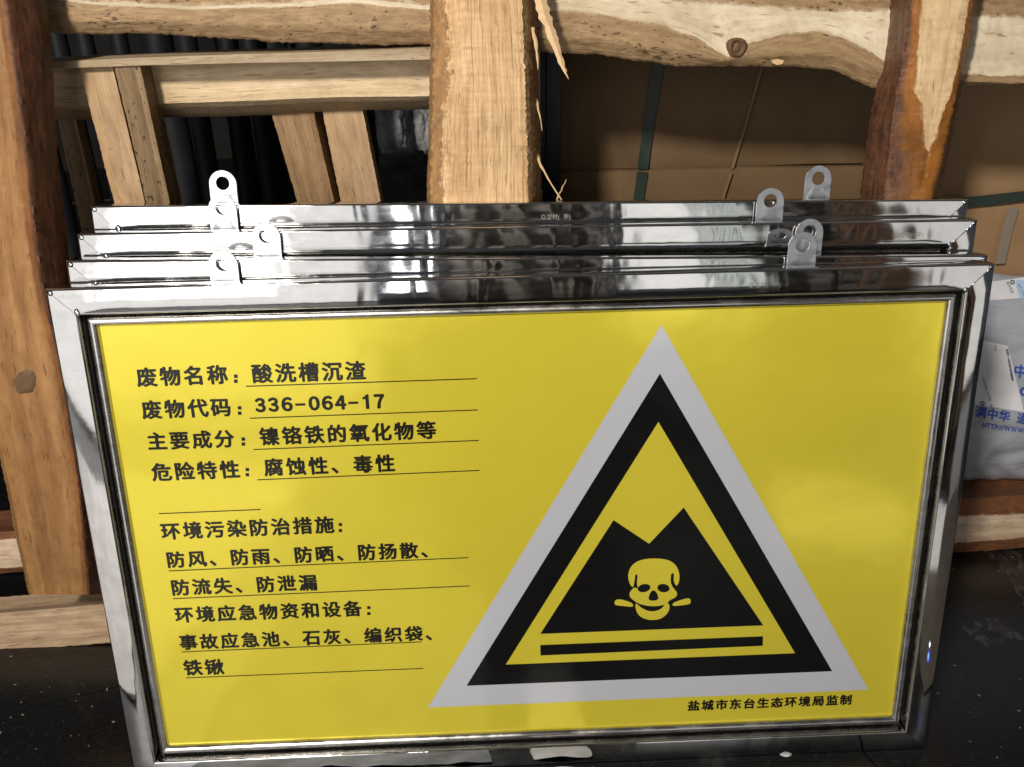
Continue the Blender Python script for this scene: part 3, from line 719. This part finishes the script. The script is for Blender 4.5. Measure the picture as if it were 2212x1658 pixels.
# (offset back, top-centre x, top-centre height, roll deg, lug offsets)
SPEC = [
  (0.000, 0.0000, 0.6150, -0.094, ((478, 540), (1737, 500)), 'front yellow hazardous waste sign with skull triangle and black Chinese text, steel framed', (0.037, 0.037)),
  (0.032, 0.0103, 0.6286, -1.178, ((572, 480), (1752, 472)), 'second framed sign from the front, its top bar showing just above the yellow sign', (0.037, 0.037)),
  (0.064, 0.0115, 0.6578, -0.562, ((477, 420), (1667, 405)), 'third framed sign from the front, between two others, one lug before the rearmost bar', (0.037, 0.037)),
  (0.096, 0.0163, 0.6804, -0.979, ((478, 367), (1771, 357)), 'rearmost and highest framed sign of the stack, its top bar against the middle post', (0.037, 0.037)),
]
signs = []
for si, (off, cx_, tz, roll, lugs, lab, rises) in enumerate(SPEC):
    r_ = math.radians(-roll)
    H = tz if si else OH
    if si:
        H = tz - abs(math.sin(r_)) * OW / 2      # the low corner of the tilted frame stands on the floor
    root = empty('framed_sign'); tag(root, lab, 'sign', 'framed warning signs stacked against the rack')
    base = SX * cx_ + SY * off + SZ * tz
    # frame origin = bottom centre
    Mr = Matrix((SX, SY, SZ)).transposed() @ Matrix.Rotation(r_, 3, 'Y')
    orig = base - (Mr @ Vector((0, 0, 1))) * H
    M4 = Mr.to_4x4(); M4.translation = orig
    if si == 0: M4 = Matrix((SX, SY, SZ)).transposed().to_4x4(); M4.translation = Vector((0, 0, 0.0006))
    root.matrix_world = M4
    frame_bars(root, H); bead_bars(root, H); make_panel(root, H)
    Mi = root.matrix_world.inverted()
    for (u_, v_) in lugs:
        o_ = Mi @ CP; d_ = Mi.to_3x3() @ ray(u_, v_); P_ = o_ + d_ * ((FD - 0.001 - o_.y) / d_.y)
        make_tab(root, P_.x, H, P_.z - H)
    hw = OW / 2
    weld(root, -hw + 0.0045, H - 0.004); weld(root, -hw + FW, H - FW + 0.003, 0.003, 0, (1, 1.5))
    weld(root, hw - 0.0045, H - 0.0035, 0.002, 0, (1.4, 1.4)); weld(root, hw - FW, H - FW + 0.001, 0.0026)
    for s_ in (1, -1):
        g = bmesh.new()                       # welded mitre seam, slightly proud
        A = Vector((s_ * (hw - 0.004), -0.0003, H - 0.004)); B = Vector((s_ * (hw - FW + 0.002), -0.0003, H - FW + 0.002))
        w2 = Vector((s_, 0, -1)).normalized() * (0.0008 if s_ > 0 else 0.0003)
        dd = (B - A); pr = []
        for k in range(9):
            p = A + dd * k / 8; q_ = w2 * (0.7 + 0.5 * random.random())
            pr.append([g.verts.new(p - q_ + Vector((0, 0.0006, 0))), g.verts.new(p + Vector((0, -0.0003, 0))), g.verts.new(p + q_ + Vector((0, 0.0006, 0)))])
        for a, b_ in zip(pr, pr[1:]):
            g.faces.new((a[0], a[1], b_[1], b_[0])); g.faces.new((a[1], a[2], b_[2], b_[1]))
        from_bm('weld_seam', g, WELD, root, True, 90)
    signs.append(root)
S1 = signs[0]
bpy.context.view_layer.update()
# --- print on the front sign: local panel coordinates from the photograph
PANY = RC + 0.0003
def sp(u, v_):
    d_ = ray(u, v_); o_ = SY * PANY
    s = (SY.dot(o_) - SY.dot(CP)) / SY.dot(d_); P = CP + d_ * s
    return Vector((P.dot(SX), P.dot(SZ)))
def flat(name, polys, y, mat, parent=S1):
    g = bmesh.new()
    for P in polys: g.faces.new([g.verts.new((p[0], y, p[1])) for p in P])
    for f_ in g.faces: f_.normal_update()
    for f_ in g.faces:
        if f_.normal.y > 0: f_.normal_flip()
    bmesh.ops.triangulate(g, faces=g.faces[:])
    me = bpy.data.meshes.new(name); g.to_mesh(me); g.free()
    return link(name, me, mat, parent)
y0 = RC
def tri(cx_, top, side):
    h_ = side * math.sqrt(3) / 2; return [(cx_ - side / 2, top - h_), (cx_ + side / 2, top - h_), (cx_, top)]
tx = 0.59379 - 0.45; z0 = OH - PM
flat('grey_triangle', [tri(tx, z0 - 0.016494, 0.547437)], y0 - 0.00015, GREY)
flat('black_triangle', [tri(tx, z0 - 0.071189, 0.450541)], y0 - 0.00035, BLK)
flat('yellow_triangle', [tri(tx, z0 - 0.127135, 0.353488)], y0 - 0.00055, YEL)
Z5 = lambda x, y: sp(1126.2 + 0.27154 * x, 1051.1 + 0.27154 * y)
flat('mountain_symbol', [[Z5(*p) for p in ((150, 1173), (1922, 1106), (1290, 169), (1015, 457), (732, 269))]], y0 - 0.00075, BLK)
flat('bar_symbol', [[Z5(*p) for p in ((150, 1262), (1920, 1192), (1918, 1268), (152, 1345))]], y0 - 0.00075, BLK)
def smoothp(P, k=4):
    out = []; n_ = len(P)
    for i in range(n_):
        a, b_, c_, d_ = [Vector(P[(i + j) % n_]) for j in (-1, 0, 1, 2)]
        for s in range(k):
            f = s / k
            out.append(tuple(0.5 * ((2 * b_) + (c_ - a) * f + (2 * a - 5 * b_ + 4 * c_ - d_) * f * f + (3 * b_ - a - 3 * c_ + d_) * f ** 3)))
    return out
skull = [(886, 800), (860, 770), (848, 712), (862, 655), (900, 610), (965, 582), (1050, 573), (1140, 580), (1202, 605), (1240, 650), (1255, 705), (1252, 755), (1236, 788), (1222, 778), (1210, 745), (1212, 703), (1202, 690), (1189, 703), (1186, 750), (1193, 783), (1208, 808), (1232, 838), (1236, 862), (1220, 884), (1180, 905), (1148, 935), (1100, 948), (1050, 952), (985, 946), (930, 930), (888, 903), (864, 878), (860, 848), (880, 818), (903, 803), (925, 812), (918, 770), (922, 722), (918, 700), (906, 704), (899, 750)]
jaw = [(907, 935), (912, 985), (940, 1030), (990, 1055), (1045, 1062), (1102, 1052), (1150, 1020), (1174, 978), (1174, 942), (1158, 926), (1140, 938), (1110, 972), (1055, 992), (1000, 987), (955, 965), (925, 940)]
b1 = [(748, 905), (790, 899), (850, 915), (882, 933), (880, 956), (800, 950), (745, 940)]
b2 = [(1205, 930), (1250, 908), (1312, 891), (1340, 895), (1343, 924), (1322, 938), (1215, 950)]
conv = lambda P: [Z5(*p) for p in P]
flat('skull_symbol', [conv(smoothp(skull)), conv(smoothp(jaw)), conv(smoothp(b1)), conv(smoothp(b2))], y0 - 0.00095, YEL)
def ell(cx_, cy_, rx, ry, rot):
    c_, s_ = math.cos(rot), math.sin(rot)
    return [(cx_ + rx * math.cos(a) * c_ - ry * math.sin(a) * s_, cy_ + rx * math.cos(a) * s_ + ry * math.sin(a) * c_) for a in [i * 2 * PI / 28 for i in range(28)]]
nose = [(1048, 826), (1074, 845), (1088, 888), (1072, 903), (1048, 908), (1018, 902), (1010, 885), (1024, 845)]
flat('skull_face_symbol', [conv(ell(974, 808, 51, 32, -0.22)), conv(ell(1128, 808, 49, 33, 0.12)), conv(smoothp(nose))], y0 - 0.00115, BLK)

# lettering ---------------------------------------------------------
GL = {}
def glyph(ch, bold):
    """mesh of one character at size 1, from Blender's built-in font"""
    key = (ch, bold)
    if key not in GL:
        c_ = bpy.data.curves.new('glyph', 'FONT'); c_.body = ch; c_.resolution_u = 3
        o = bpy.data.objects.new('glyph', c_); COL.objects.link(o)
        bpy.context.view_layer.update()
        me = o.to_mesh(); V = [(v_.co.x, v_.co.y) for v_ in me.vertices]; Fc = [tuple(p.vertices) for p in me.polygons]
        o.to_mesh_clear(); bpy.data.objects.remove(o); bpy.data.curves.remove(c_)
        GL[key] = (V, Fc)
    return GL[key]
def text_mesh(items):
    """items: (char, origin2d, xaxis2d, yaxis2d, boldness); heavier strokes by a few slightly shifted layers"""
    V, Fc, D = [], [], []
    for ch, o_, ax_, ay_, bold in items:
        v_, f_ = glyph(ch, 0.0)
        sh = [(0, 0)] if not bold else [(bold * math.cos(k * PI / 4), bold * 0.8 * math.sin(k * PI / 4)) for k in range(8)]
        for k, (sx_, sy_) in enumerate(sh):
            b0 = len(V)
            V += [o_ + ax_ * (x + sx_) + ay_ * (y + sy_) for x, y in v_]; D += [k * 0.000012] * len(v_)
            Fc += [tuple(b0 + i for i in q_) for q_ in f_]
    return V, Fc, D
def put_text(name, items, mat, y, parent):
    V, Fc, D = text_mesh(items)
    me = bpy.data.meshes.new(name)
    me.from_pydata([(v_[0], y - d_, v_[1]) for v_, d_ in zip(V, D)], [], Fc); me.validate()
    g = bmesh.new(); g.from_mesh(me)
    for f_ in g.faces:
        f_.normal_update()
        if f_.normal.y > 0: f_.normal_flip()
    g.to_mesh(me); g.free()
    return link(name, me, mat, parent)
BW = 0.034
def line(chars, P0, P1, bold=BW, wf=0.83, hf=1.0):
    """glyph cells spread from P0 (bottom left) to P1 (bottom right)"""
    d_ = P1 - P0; n_ = len(chars); pitch = d_.length / (n_ - 1 + wf) if n_ > 1 else d_.length
    gw = pitch * wf; s = gw / 0.93; ax_ = d_.normalized(); ay_ = Vector((-ax_.y, ax_.x)); out = []
    for i, ch in enumerate(chars):
        out.append((ch, P0 + ax_ * (pitch * i - 0.035 * s) + ay_ * (0.065 * s), ax_ * s, ay_ * s * hf, bold))
    return out, pitch, s, ax_, ay_
Z3 = lambda x, y: sp(285.3 + 0.3462 * x, 750.8 + 0.3462 * y)
Z4 = lambda x, y: sp(322.8 + 0.3292 * x, 1088.7 + 0.3292 * y)
Z6 = lambda x, y: sp(1426.5 + 0.2376 * x, 1426.5 + 0.2376 * y)
dots = []
def colon(zf, x, ya, yb, s=0.0019):
    for y in (ya, yb):
        c_ = zf(x, y); dots.append([(c_.x - s, c_.y - s), (c_.x + s, c_.y - s), (c_.x + s, c_.y + s), (c_.x - s, c_.y + s)])
rows_ = [
 ('废物名称', Z3, (40, 246), (600, 226), 0.83), ('酸洗槽沉渣', Z3, (757, 223), (1457, 201), 0.83),
 ('废物代码', Z3, (72, 447), (620, 428), 0.83), ('主要成分', Z3, (106, 641), (640, 622), 0.83),
 ('镍铬铁的氧化物等', Z3, (805, 612), (1897, 568), 0.83),
 ('危险特性', Z3, (134, 834), (675, 813), 0.83), ('腐蚀性、毒性', Z3, (832, 803), (1640, 774), 0.83),
 ('环境污染防治措施', Z4, (88, 236), (1213, 189), 0.83), ('防风、防雨、防晒、防扬散、', Z4, (122, 420), (1900, 350), 0.83),
 ('防流失、防泄漏', Z4, (152, 602), (1103, 566), 0.83), ('环境应急物资和设备', Z4, (178, 780), (1393, 735), 0.83),
 ('事故应急池、石灰、编织袋、', Z4, (207, 958), (1925, 893), 0.83), ('铁锹', Z4, (235, 1126), (490, 1117), 0.83),
 ('盐城市东台生态环境局监制', Z6, (248, 460), (1732, 402), 0.83)]
for k, (s_, zf, a, b_, wf) in enumerate(rows_):
    it = line(s_, zf(*a), zf(*b_), BW if k < 13 else 0.042, wf)[0]
    put_text('lettering', it, INK, y0 - 0.0002, S1)
# the code number in heavy latin figures
P0, P1 = Z3(772, 409), Z3(1578, 383); ax_ = (P1 - P0).normalized(); ay_ = Vector((-ax_.y, ax_.x))
xa = [772, 853, 936, 1022, 1105, 1187, 1268, 1352, 1440, 1512]
it = []
wd_ = dict(zip('3607', (66, 70, 70, 66))); wd_['4'] = 72; wd_['1'] = 34
pxl = (P1 - P0).length / (1578 - 772)
for ch, x in zip('336-064-17', xa):
    o_ = P0.lerp(P1, (x - 772) / (1578 - 772))
    if ch == '1':
        dots.append([tuple(o_ + ax_ * a * pxl + ay_ * b_ * 0.0166) for a, b_ in ((20, 0), (41, 0), (41, 1), (25, 1), (18, 0.88), (2, 0.80), (2, 0.66), (20, 0.70))])
        continue
    if ch == '-':
        c_ = o_ + ay_ * 0.0062
        dots.append([tuple(c_ + ax_ * a + ay_ * b_) for a, b_ in ((0, 0), (62 * pxl, 0), (62 * pxl, 0.0026), (0, 0.0026))])
    else:
        fw = chr(ord(ch) - 48 + 0xFF10); V, _f = glyph(fw, 0.0)
        x0_, x1_ = min(v_[0] for v_ in V), max(v_[0] for v_ in V); y0_, y1_ = min(v_[1] for v_ in V), max(v_[1] for v_ in V)
        bd = 0.05; sx_ = wd_[ch] * pxl / (x1_ - x0_ + 2 * bd); sy_ = 0.0166 / (y1_ - y0_ + 1.6 * bd)
        it.append((fw, o_ - ax_ * (x0_ - bd) * sx_ - ay_ * (y0_ - bd * 0.8) * sy_, ax_ * sx_, ay_ * sy_, bd))
put_text('lettering', it, INK, y0 - 0.0002, S1)
colon(Z3, 648, 183, 214); colon(Z3, 672, 380, 413); colon(Z3, 695, 575, 606); colon(Z3, 720, 765, 797)
colon(Z4, 1253, 138, 178); colon(Z4, 1440, 683, 722)
for d_ in dots: flat('punctuation', [d_], y0 - 0.0002, INK)
def uline(zf, a, b_, th=0.0011):
    A, B = zf(*a), zf(*b_); n_ = (B - A).normalized(); n_ = Vector((-n_.y, n_.x)) * th / 2
    flat('rule_line', [[A - n_, B - n_, B + n_, A + n_]], y0 - 0.0002, INK)
for a, b_ in (((712, 246), (2150, 198)), ((737, 445), (2157, 393)), ((760, 640), (2163, 583)), ((783, 829), (2168, 770)), ((168, 1040), (803, 1014))): uline(Z3, a, b_)
for a, b_ in (((127, 443), (2093, 355)), ((155, 625), (2100, 541)), ((213, 974), (1785, 908)), ((240, 1144), (1797, 1082))): uline(Z4, a, b_)
# faint stamped maker's mark on the polished tubes
for root, x, H_ in ((signs[0], 0.232, OH), (signs[3], 0.005, 0.672), (signs[2], 0.40, 0.653)):
    P0 = Vector((x, H_ - 0.0185)); s = 0.0062
    it = [(ch, P0 + Vector((i * 0.0063, 0)), Vector((s, 0)), Vector((0, s * 1.15)), 0.0) for i, ch in enumerate('◎型材(甲)')]
    V, Fc, D = text_mesh(it); g = bmesh.new()
    vv = [g.verts.new((v_[0], -0.00012, v_[1])) for v_ in V]
    for f_ in Fc:
        try: g.faces.new([vv[i] for i in f_])
        except ValueError: pass
    me = bpy.data.meshes.new('stamped_mark'); g.to_mesh(me); g.free(); link('stamped_mark', me, BEAD, root)

# ------------------------------------------------------------------ grey mailer bag on the floor beam
bag = empty('mailer_bag', (0.86, 0.45, 0.075))
tag(bag, 'grey plastic mailer bag with blue print and white labels, resting on the floor beam', 'bag')
BX0, BX1 = at(2040, 800, 0.43).x, at(2040, 800, 0.43).x + 0.52
BZ0, BZ1 = at(2130, 1066, 0.43).z, at(2150, 585, 0.47).z
def bagy(x, z):
    f = min(1, max(0, (x - BX0) / (BX1 - BX0))); h_ = min(1, max(0, (z - BZ0) / (BZ1 - BZ0)))
    e = (max(0, math.sin(PI * f)) ** 0.45) * (max(0, math.sin(PI * h_)) ** 0.5)
    wr = 0.010 * fbm((x * 1.1, 0.3, z * 2.2), 5, 3) + 0.005 * abs(fbm((x + z * 0.8, 1.3, z * 0.5), 12, 2)) + 0.0008 * fbm((x, 2, z * 1.6), 45, 2)
    ed = min(1.0, h_ * 5)
    wr += 0.006 * math.sin(x * 95 + 9 * fbm((x, 0, z), 9, 2)) * (1 - min(1, h_ * 3.2))
    return 0.475 - 0.062 * e - wr * (0.25 + 0.75 * e)
g = bmesh.new(); NX, NZ = 120, 80; grid = []
for side in (0, 1):
    G_ = []
    for i in range(NX + 1):
        col_ = []
        for j in range(NZ + 1):
            x = BX0 + (BX1 - BX0) * i / NX; zz = BZ0 + (BZ1 - BZ0) * j / NZ
            sag = 0.012 * (zz - BZ0) / (BZ1 - BZ0) * math.sin(x * 22)
            y = bagy(x, zz) if side == 0 else 0.49 + 0.03 * math.sin(PI * i / NX) * math.sin(PI * j / NZ)
            if side == 1 and (i in (0, NX) or j in (0, NZ)): y = bagy(x, zz) + 0.003
            col_.append(g.verts.new(Vector((x, y, zz + sag)) - Vector((0.86, 0.45, 0.075))))
        G_.append(col_)
    grid.append(G_)
    for i in range(NX):
        for j in range(NZ):
            q_ = (G_[i][j], G_[i + 1][j], G_[i + 1][j + 1], G_[i][j + 1]); g.faces.new(q_ if side == 0 else q_[::-1])
def seam(a, b_): 
    for k in range(len(a) - 1): g.faces.new((a[k], a[k + 1], b_[k + 1], b_[k]))
seam([c_[0] for c_ in grid[0]], [c_[0] for c_ in grid[1]]); seam([c_[NZ] for c_ in grid[0]], [c_[NZ] for c_ in grid[1]])
seam(grid[0][0], grid[1][0]); seam(grid[0][NX], grid[1][NX])
from_bm('bag_body', g, BAGM, bag, True, 80)
def on_bag(u, v_, lift):
    Y = 0.42
    for _ in range(12):
        p = at(u, v_, Y); zz = p.z
        for _2 in range(3): zz = p.z - 0.012 * (zz - BZ0) / (BZ1 - BZ0) * math.sin(p.x * 22)
        Y = bagy(p.x, zz)
    p = at(u, v_, Y); return p + Vector((0, -lift, 0)) - Vector((0.86, 0.45, 0.075))
def bag_poly(name, P, mat, lift, n_=16):
    """a four sided patch that follows the bag"""
    a, b_, c_, d_ = [Vector(p) for p in P]; g = bmesh.new(); G_ = []
    for i in range(n_ + 1):
        G_.append([g.verts.new(on_bag(*(a.lerp(b_, i / n_)).lerp(d_.lerp(c_, i / n_), j / n_), lift)) for j in range(n_ + 1)])
    for i in range(n_):
        for j in range(n_): g.faces.new((G_[i][j], G_[i + 1][j], G_[i + 1][j + 1], G_[i][j + 1]))
    return from_bm(name, g, mat, bag, True, 80)
Z7 = lambda x, y: (2027.2 + 0.2489 * x, 563.1 + 0.2489 * y)
lab1 = bag_poly('label', [Z7(330, 680), Z7(598, 738), Z7(738, 1312), Z7(280, 1240)], PAPER, 0.0016)
lab2 = bag_poly('label', [Z7(400, 190), Z7(900, 120), Z7(900, 310), Z7(440, 345)], PAPER, 0.0016)
bag_poly('label_band', [Z7(655, 175), Z7(735, 160), Z7(760, 300), Z7(700, 330)], LBLUE, 0.0022, 6)
def bag_text(name, chars, P0, dirv, size, mat, lift, adv=1.0, bold=0.02, xs_=None):
    g = bmesh.new(); d_ = Vector(dirv).normalized(); up = Vector((d_.y, -d_.x)); x = 0.0
    for ch in chars:
        V, Fc = glyph(ch, 0.0)
        if bold:
            V0, F0 = V, Fc; V, Fc = [], []
            for k in range(6):
                b0 = len(V); V += [(a + bold * math.cos(k * PI / 3), b_ + bold * math.sin(k * PI / 3)) for a, b_ in V0]
                Fc += [tuple(b0 + i for i in f_) for f_ in F0]
        w_ = (max(q_[0] for q_ in V) if V else 0.3)
        vv = [g.verts.new(on_bag(*(Vector(P0) + d_ * (x + a * size * (xs_ or 1)) + up * (b_ * size)), lift + 0.00003 * (i * 6 // len(V)))) for i, (a, b_) in enumerate(V)]
        for f_ in Fc:
            try: g.faces.new([vv[i] for i in f_])
            except ValueError: pass
        x += size * (adv if adv else (w_ + 0.09)) * (xs_ or 1)
    me = bpy.data.meshes.new(name); bmesh.ops.recalc_face_normals(g, faces=g.faces); g.to_mesh(me); g.free()
    return link(name, me, mat, bag)
bag_text('bag_print', '中通', Z7(640, 998), (1, 0.13), 31, BLUE, 0.0011, 1.02, 0.035)
bag_text('bag_print', 'C', Z7(697, 1166), (1, 0.13), 26, BLUE, 0.0011, 0, 0.05)
bag_text('bag_print', '满中华', Z7(312, 1345), (1, 0.16), 25, BLUE, 0.0011, 1.02, 0.035)
bag_text('bag_print', '通', Z7(672, 1400), (1, 0.13), 25, BLUE, 0.0011, 1.02, 0.03)
bag_text('bag_print', 'HTTP://WWW.Z', Z7(375, 1448), (1, 0.13), 15.5, BLUE, 0.0011, 0, 0.03, 0.80)
bag_text('label_print', '收寄件人信息请妥善保管面单', Z7(580, 765), (0.18, 1), 5.4, GINK, 0.0022, 1.0, 0.05)
bag_text('label_print', '快递单', Z7(478, 730), (0.12, 1), 4.6, GINK, 0.0022, 1.0, 0.0)
bag_text('label_print', '中转信息单号', Z7(372, 1010), (0.3, 1), 5, GINK, 0.0022, 1.0, 0.0)
bag_text('label_print', '已验视 品名', Z7(415, 1140), (0.25, 1), 6.5, GINK, 0.0022, 1.0, 0.0)
bag_text('label_print', '◎', Z7(352, 1252), (1, 0.1), 12, GINK, 0.0022, 1.0, 0.02)
bag_text('label_print', '◎', Z7(612, 200), (1, 0.1), 12, GINK, 0.0022, 1.0, 0.02)
bag_text('label_print', '寄件信息', Z7(580, 185), (0.5, 1), 7, GINK, 0.0022, 1.0, 0.0)
bag_text('label_print', '收件人地址', Z7(680, 205), (0.5, 1), 6.5, GINK, 0.0022, 1.0, 0.0)

# ------------------------------------------------------------------ things on the floor
def scrap(name, pts, lab, mat, hgt, seed, n_=26, cat='film'):
    a, b_, c_, d_ = [ground(*p) for p in pts]; g = bmesh.new(); G_ = []
    for i in range(n_ + 1):
        col_ = []
        for j in range(n_ + 1):
            p = a.lerp(b_, i / n_).lerp(d_.lerp(c_, i / n_), j / n_)
            ed = 0.12 * fbm(p + Vector((seed, 0, 0)), 14, 3)
            p = p + (p - (a + c_) / 2) * ed
            p.z = 0.0016 + hgt * abs(fbm(p + Vector((0, seed, 0)), 18, 4))
            col_.append(g.verts.new(p))
        G_.append(col_)
    for i in range(n_):
        for j in range(n_): g.faces.new((G_[i][j], G_[i + 1][j], G_[i + 1][j + 1], G_[i][j + 1]))
    return tag(from_bm(name, g, mat, None, True, 60), lab, cat)
scrap('plastic_wrap', [(2134, 1200), (2330, 1190), (2330, 1420), (2214, 1318)], 'crinkled clear wrap on the black floor at the right edge, below the beam', SHEET, 0.02, 1.0)
scrap('dust_smear', [(2062, 1350), (2150, 1338), (2212, 1384), (2130, 1400)], 'pale dust smear made as thin film, on the floor right of the front sign', SHEET, 0.008, 3.0)  # dust smudge on the tiles, modelled as a thin film patch

# pale foot under the front frame
g = bmesh.new(); bmesh.ops.create_uvsphere(g, u_segments=20, v_segments=10, radius=1)
for v_ in g.verts: v_.co = Vector((v_.co.x * 0.008, v_.co.y * 0.005, max(0, v_.co.z) * 0.003))
o = from_bm('foam_pad', g, RAG, None, True, 40); pc = ground(1697, 1629); o.location = (pc.x, pc.y, 0.0005)
tag(o, 'small pale grey foam pad on the floor just under the front sign', 'pad')

# ------------------------------------------------------------------ guessed stand-ins added behind the camera for the steel to mirror
def cloth(name, x0, x1, z0, z1, Y, mat, lab, cat, folds=14):
    g = bmesh.new(); G_ = []
    for i in range(81):
        f = i / 80; x = x0 + (x1 - x0) * f; col_ = []
        for j in range(21):
            z = z0 + (z1 - z0) * j / 20
            col_.append((x + 0.03 * fbm((x, z, 1), 3, 2), Y + 0.03 * math.sin(f * folds * 2 + z) + 0.02 * fbm((x, z, 0), 4, 3), z))
        G_.append(col_)
    vf = [[g.verts.new(p) for p in c_] for c_ in G_]; vb = [[g.verts.new((p[0], p[1] - 0.004, p[2])) for p in c_] for c_ in G_]
    for i in range(80):
        for j in range(20):
            g.faces.new((vf[i][j], vf[i + 1][j], vf[i + 1][j + 1], vf[i][j + 1])); g.faces.new((vb[i][j + 1], vb[i + 1][j + 1], vb[i + 1][j], vb[i][j]))
    return tag(from_bm(name, g, mat, None, True, 60), lab, cat)
REFDARK = plain('dark_reflection_cloth', (0.20, 0.185, 0.175), 0.8, 0.3, 2)
BROWN = plain('brown_reflection_paint', (0.45, 0.26, 0.16), 0.6, 0.2, 10)
cloth('reflection_cloth', -0.24, 0.42, 0.0, 1.9, -2.0, REFDARK, 'dark cloth added behind the camera in place of the mirrored photographer', 'stand-in cloth')  # added stand-in for the dark figure the steel mirrors
cloth('reflection_cloth', 0.93, 1.32, 0.0, 1.9, -2.0, REFDARK, 'narrow dark cloth added behind the camera on the right, for the mirrored dark band', 'stand-in cloth', 8)  # added to give the steel a second dark band
g = bmesh.new(); bmesh.ops.create_cube(g, size=1, matrix=Matrix.Translation((1.38, -1.95, 0.95)) @ Matrix.Diagonal((0.17, 0.03, 1.9, 1)))
bmesh.ops.bevel(g, geom=g.edges[:], offset=0.004, segments=2, affect='EDGES')
tag(from_bm('brown_reflection_board', g, BROWN), 'upright brown board added behind the camera for the mirrored brown patch', 'board')  # added for its brown reflection in the steel

g = bmesh.new(); G_ = []
for i in range(41):
    G_.append([g.verts.new((-1.7 + 1.15 * i / 40 + 0.03 * fbm((i * .1, j * .1, 0), 1, 2), -1.5 + 1.3 * j / 40, 0.003 + 0.03 * abs(fbm((i * .12, j * .12, 4), 1.5, 3)))) for j in range(41)])
for i in range(40):
    for j in range(40): g.faces.new((G_[i][j], G_[i + 1][j], G_[i + 1][j + 1], G_[i][j + 1]))
tag(from_bm('reflector_sheet', g, plain('reflector_sheet_cloth', (0.62, 0.61, 0.62), 0.85, 0.15, 5), None, True, 60), 'pale rumpled reflector sheet added out of view in front of the signs', 'reflector sheet')  # sheet added out of view so the left bar mirrors something pale

# ------------------------------------------------------------------ what lies on the floor just in front of the signs
def mat_on_floor(name, x0, x1, y0_, y1_, mat, h, lab, cat, seed, nx=40, ny=24):
    g = bmesh.new(); G_ = []
    for i in range(nx + 1):
        G_.append([])
        for j in range(ny + 1):
            x = x0 + (x1 - x0) * i / nx; y = y0_ + (y1_ - y0_) * j / ny
            e = 0.012 * fbm((x, y, seed), 9, 3)
            G_[-1].append(g.verts.new((x + e, y + (0 if j == ny else e), 0.0015 + h * abs(fbm((x, y, seed + 2), 14, 3)))))
    for i in range(nx):
        for j in range(ny): g.faces.new((G_[i][j], G_[i + 1][j], G_[i + 1][j + 1], G_[i][j + 1]))
    return tag(from_bm(name, g, mat, None, True, 60), lab, cat)
mat_on_floor('grey_rag', -0.44, -0.06, -0.55, -0.006, plain('grey_rag_cloth', (0.20, 0.21, 0.23), 0.9, 0.5, 12), 0.012, 'dark grey rag on the floor against the lower left edge of the front sign', 'rag', 1.0)
mat_on_floor('paper_sheet', 0.0, 0.066, -0.22, -0.008, plain('creased_paper', (0.42, 0.42, 0.43), 0.8, 0.2, 30), 0.009, 'crumpled white paper on the floor at the middle of the front sign bottom edge', 'paper', 5.0)
mat_on_floor('floor_reflection_card', 0.56, 1.25, -1.0, -0.12, plain('reflection_card', (0.075, 0.062, 0.05), 0.9, 0.3, 8), 0.004, 'dull floor card added out of view for the right bar to mirror', 'carton', 8.0)  # card added out of view to turn the lower right bar grey
# sawdust and chips
g = bmesh.new(); rnd = random.Random(3)
for k in range(45):
    u, v_ = (rnd.uniform(-20, 330), rnd.uniform(1400, 1670)) if rnd.random() < 0.45 else (rnd.uniform(1990, 2230), rnd.uniform(1200, 1670))
    p = ground(u, v_, 0.0006); r_ = rnd.uniform(0.0004, 0.0013) * (2.0 if rnd.random() < 0.06 else 1); a = rnd.uniform(0, PI); l_ = rnd.uniform(1, 2.2)
    c_, s_ = math.cos(a), math.sin(a)
    b0 = [g.verts.new(p + Vector((c_ * x * l_ * r_ - s_ * y * r_, s_ * x * l_ * r_ + c_ * y * r_, 0))) for x, y in ((-1, -1), (1, -0.7), (0.9, 1), (-0.8, 0.8))]
    tp = g.verts.new(p + Vector((0, 0, r_ * 0.9)))
    g.faces.new(b0[::-1])
    for q_ in range(4): g.faces.new((b0[q_], b0[(q_ + 1) % 4], tp))
tag(from_bm('wood_chips', g, plain('chips', (0.20, 0.17, 0.14), 0.9, 0.5, 60)), 'tiny pale chips and grit scattered over the black floor tiles', 'wood chips', kind='stuff')
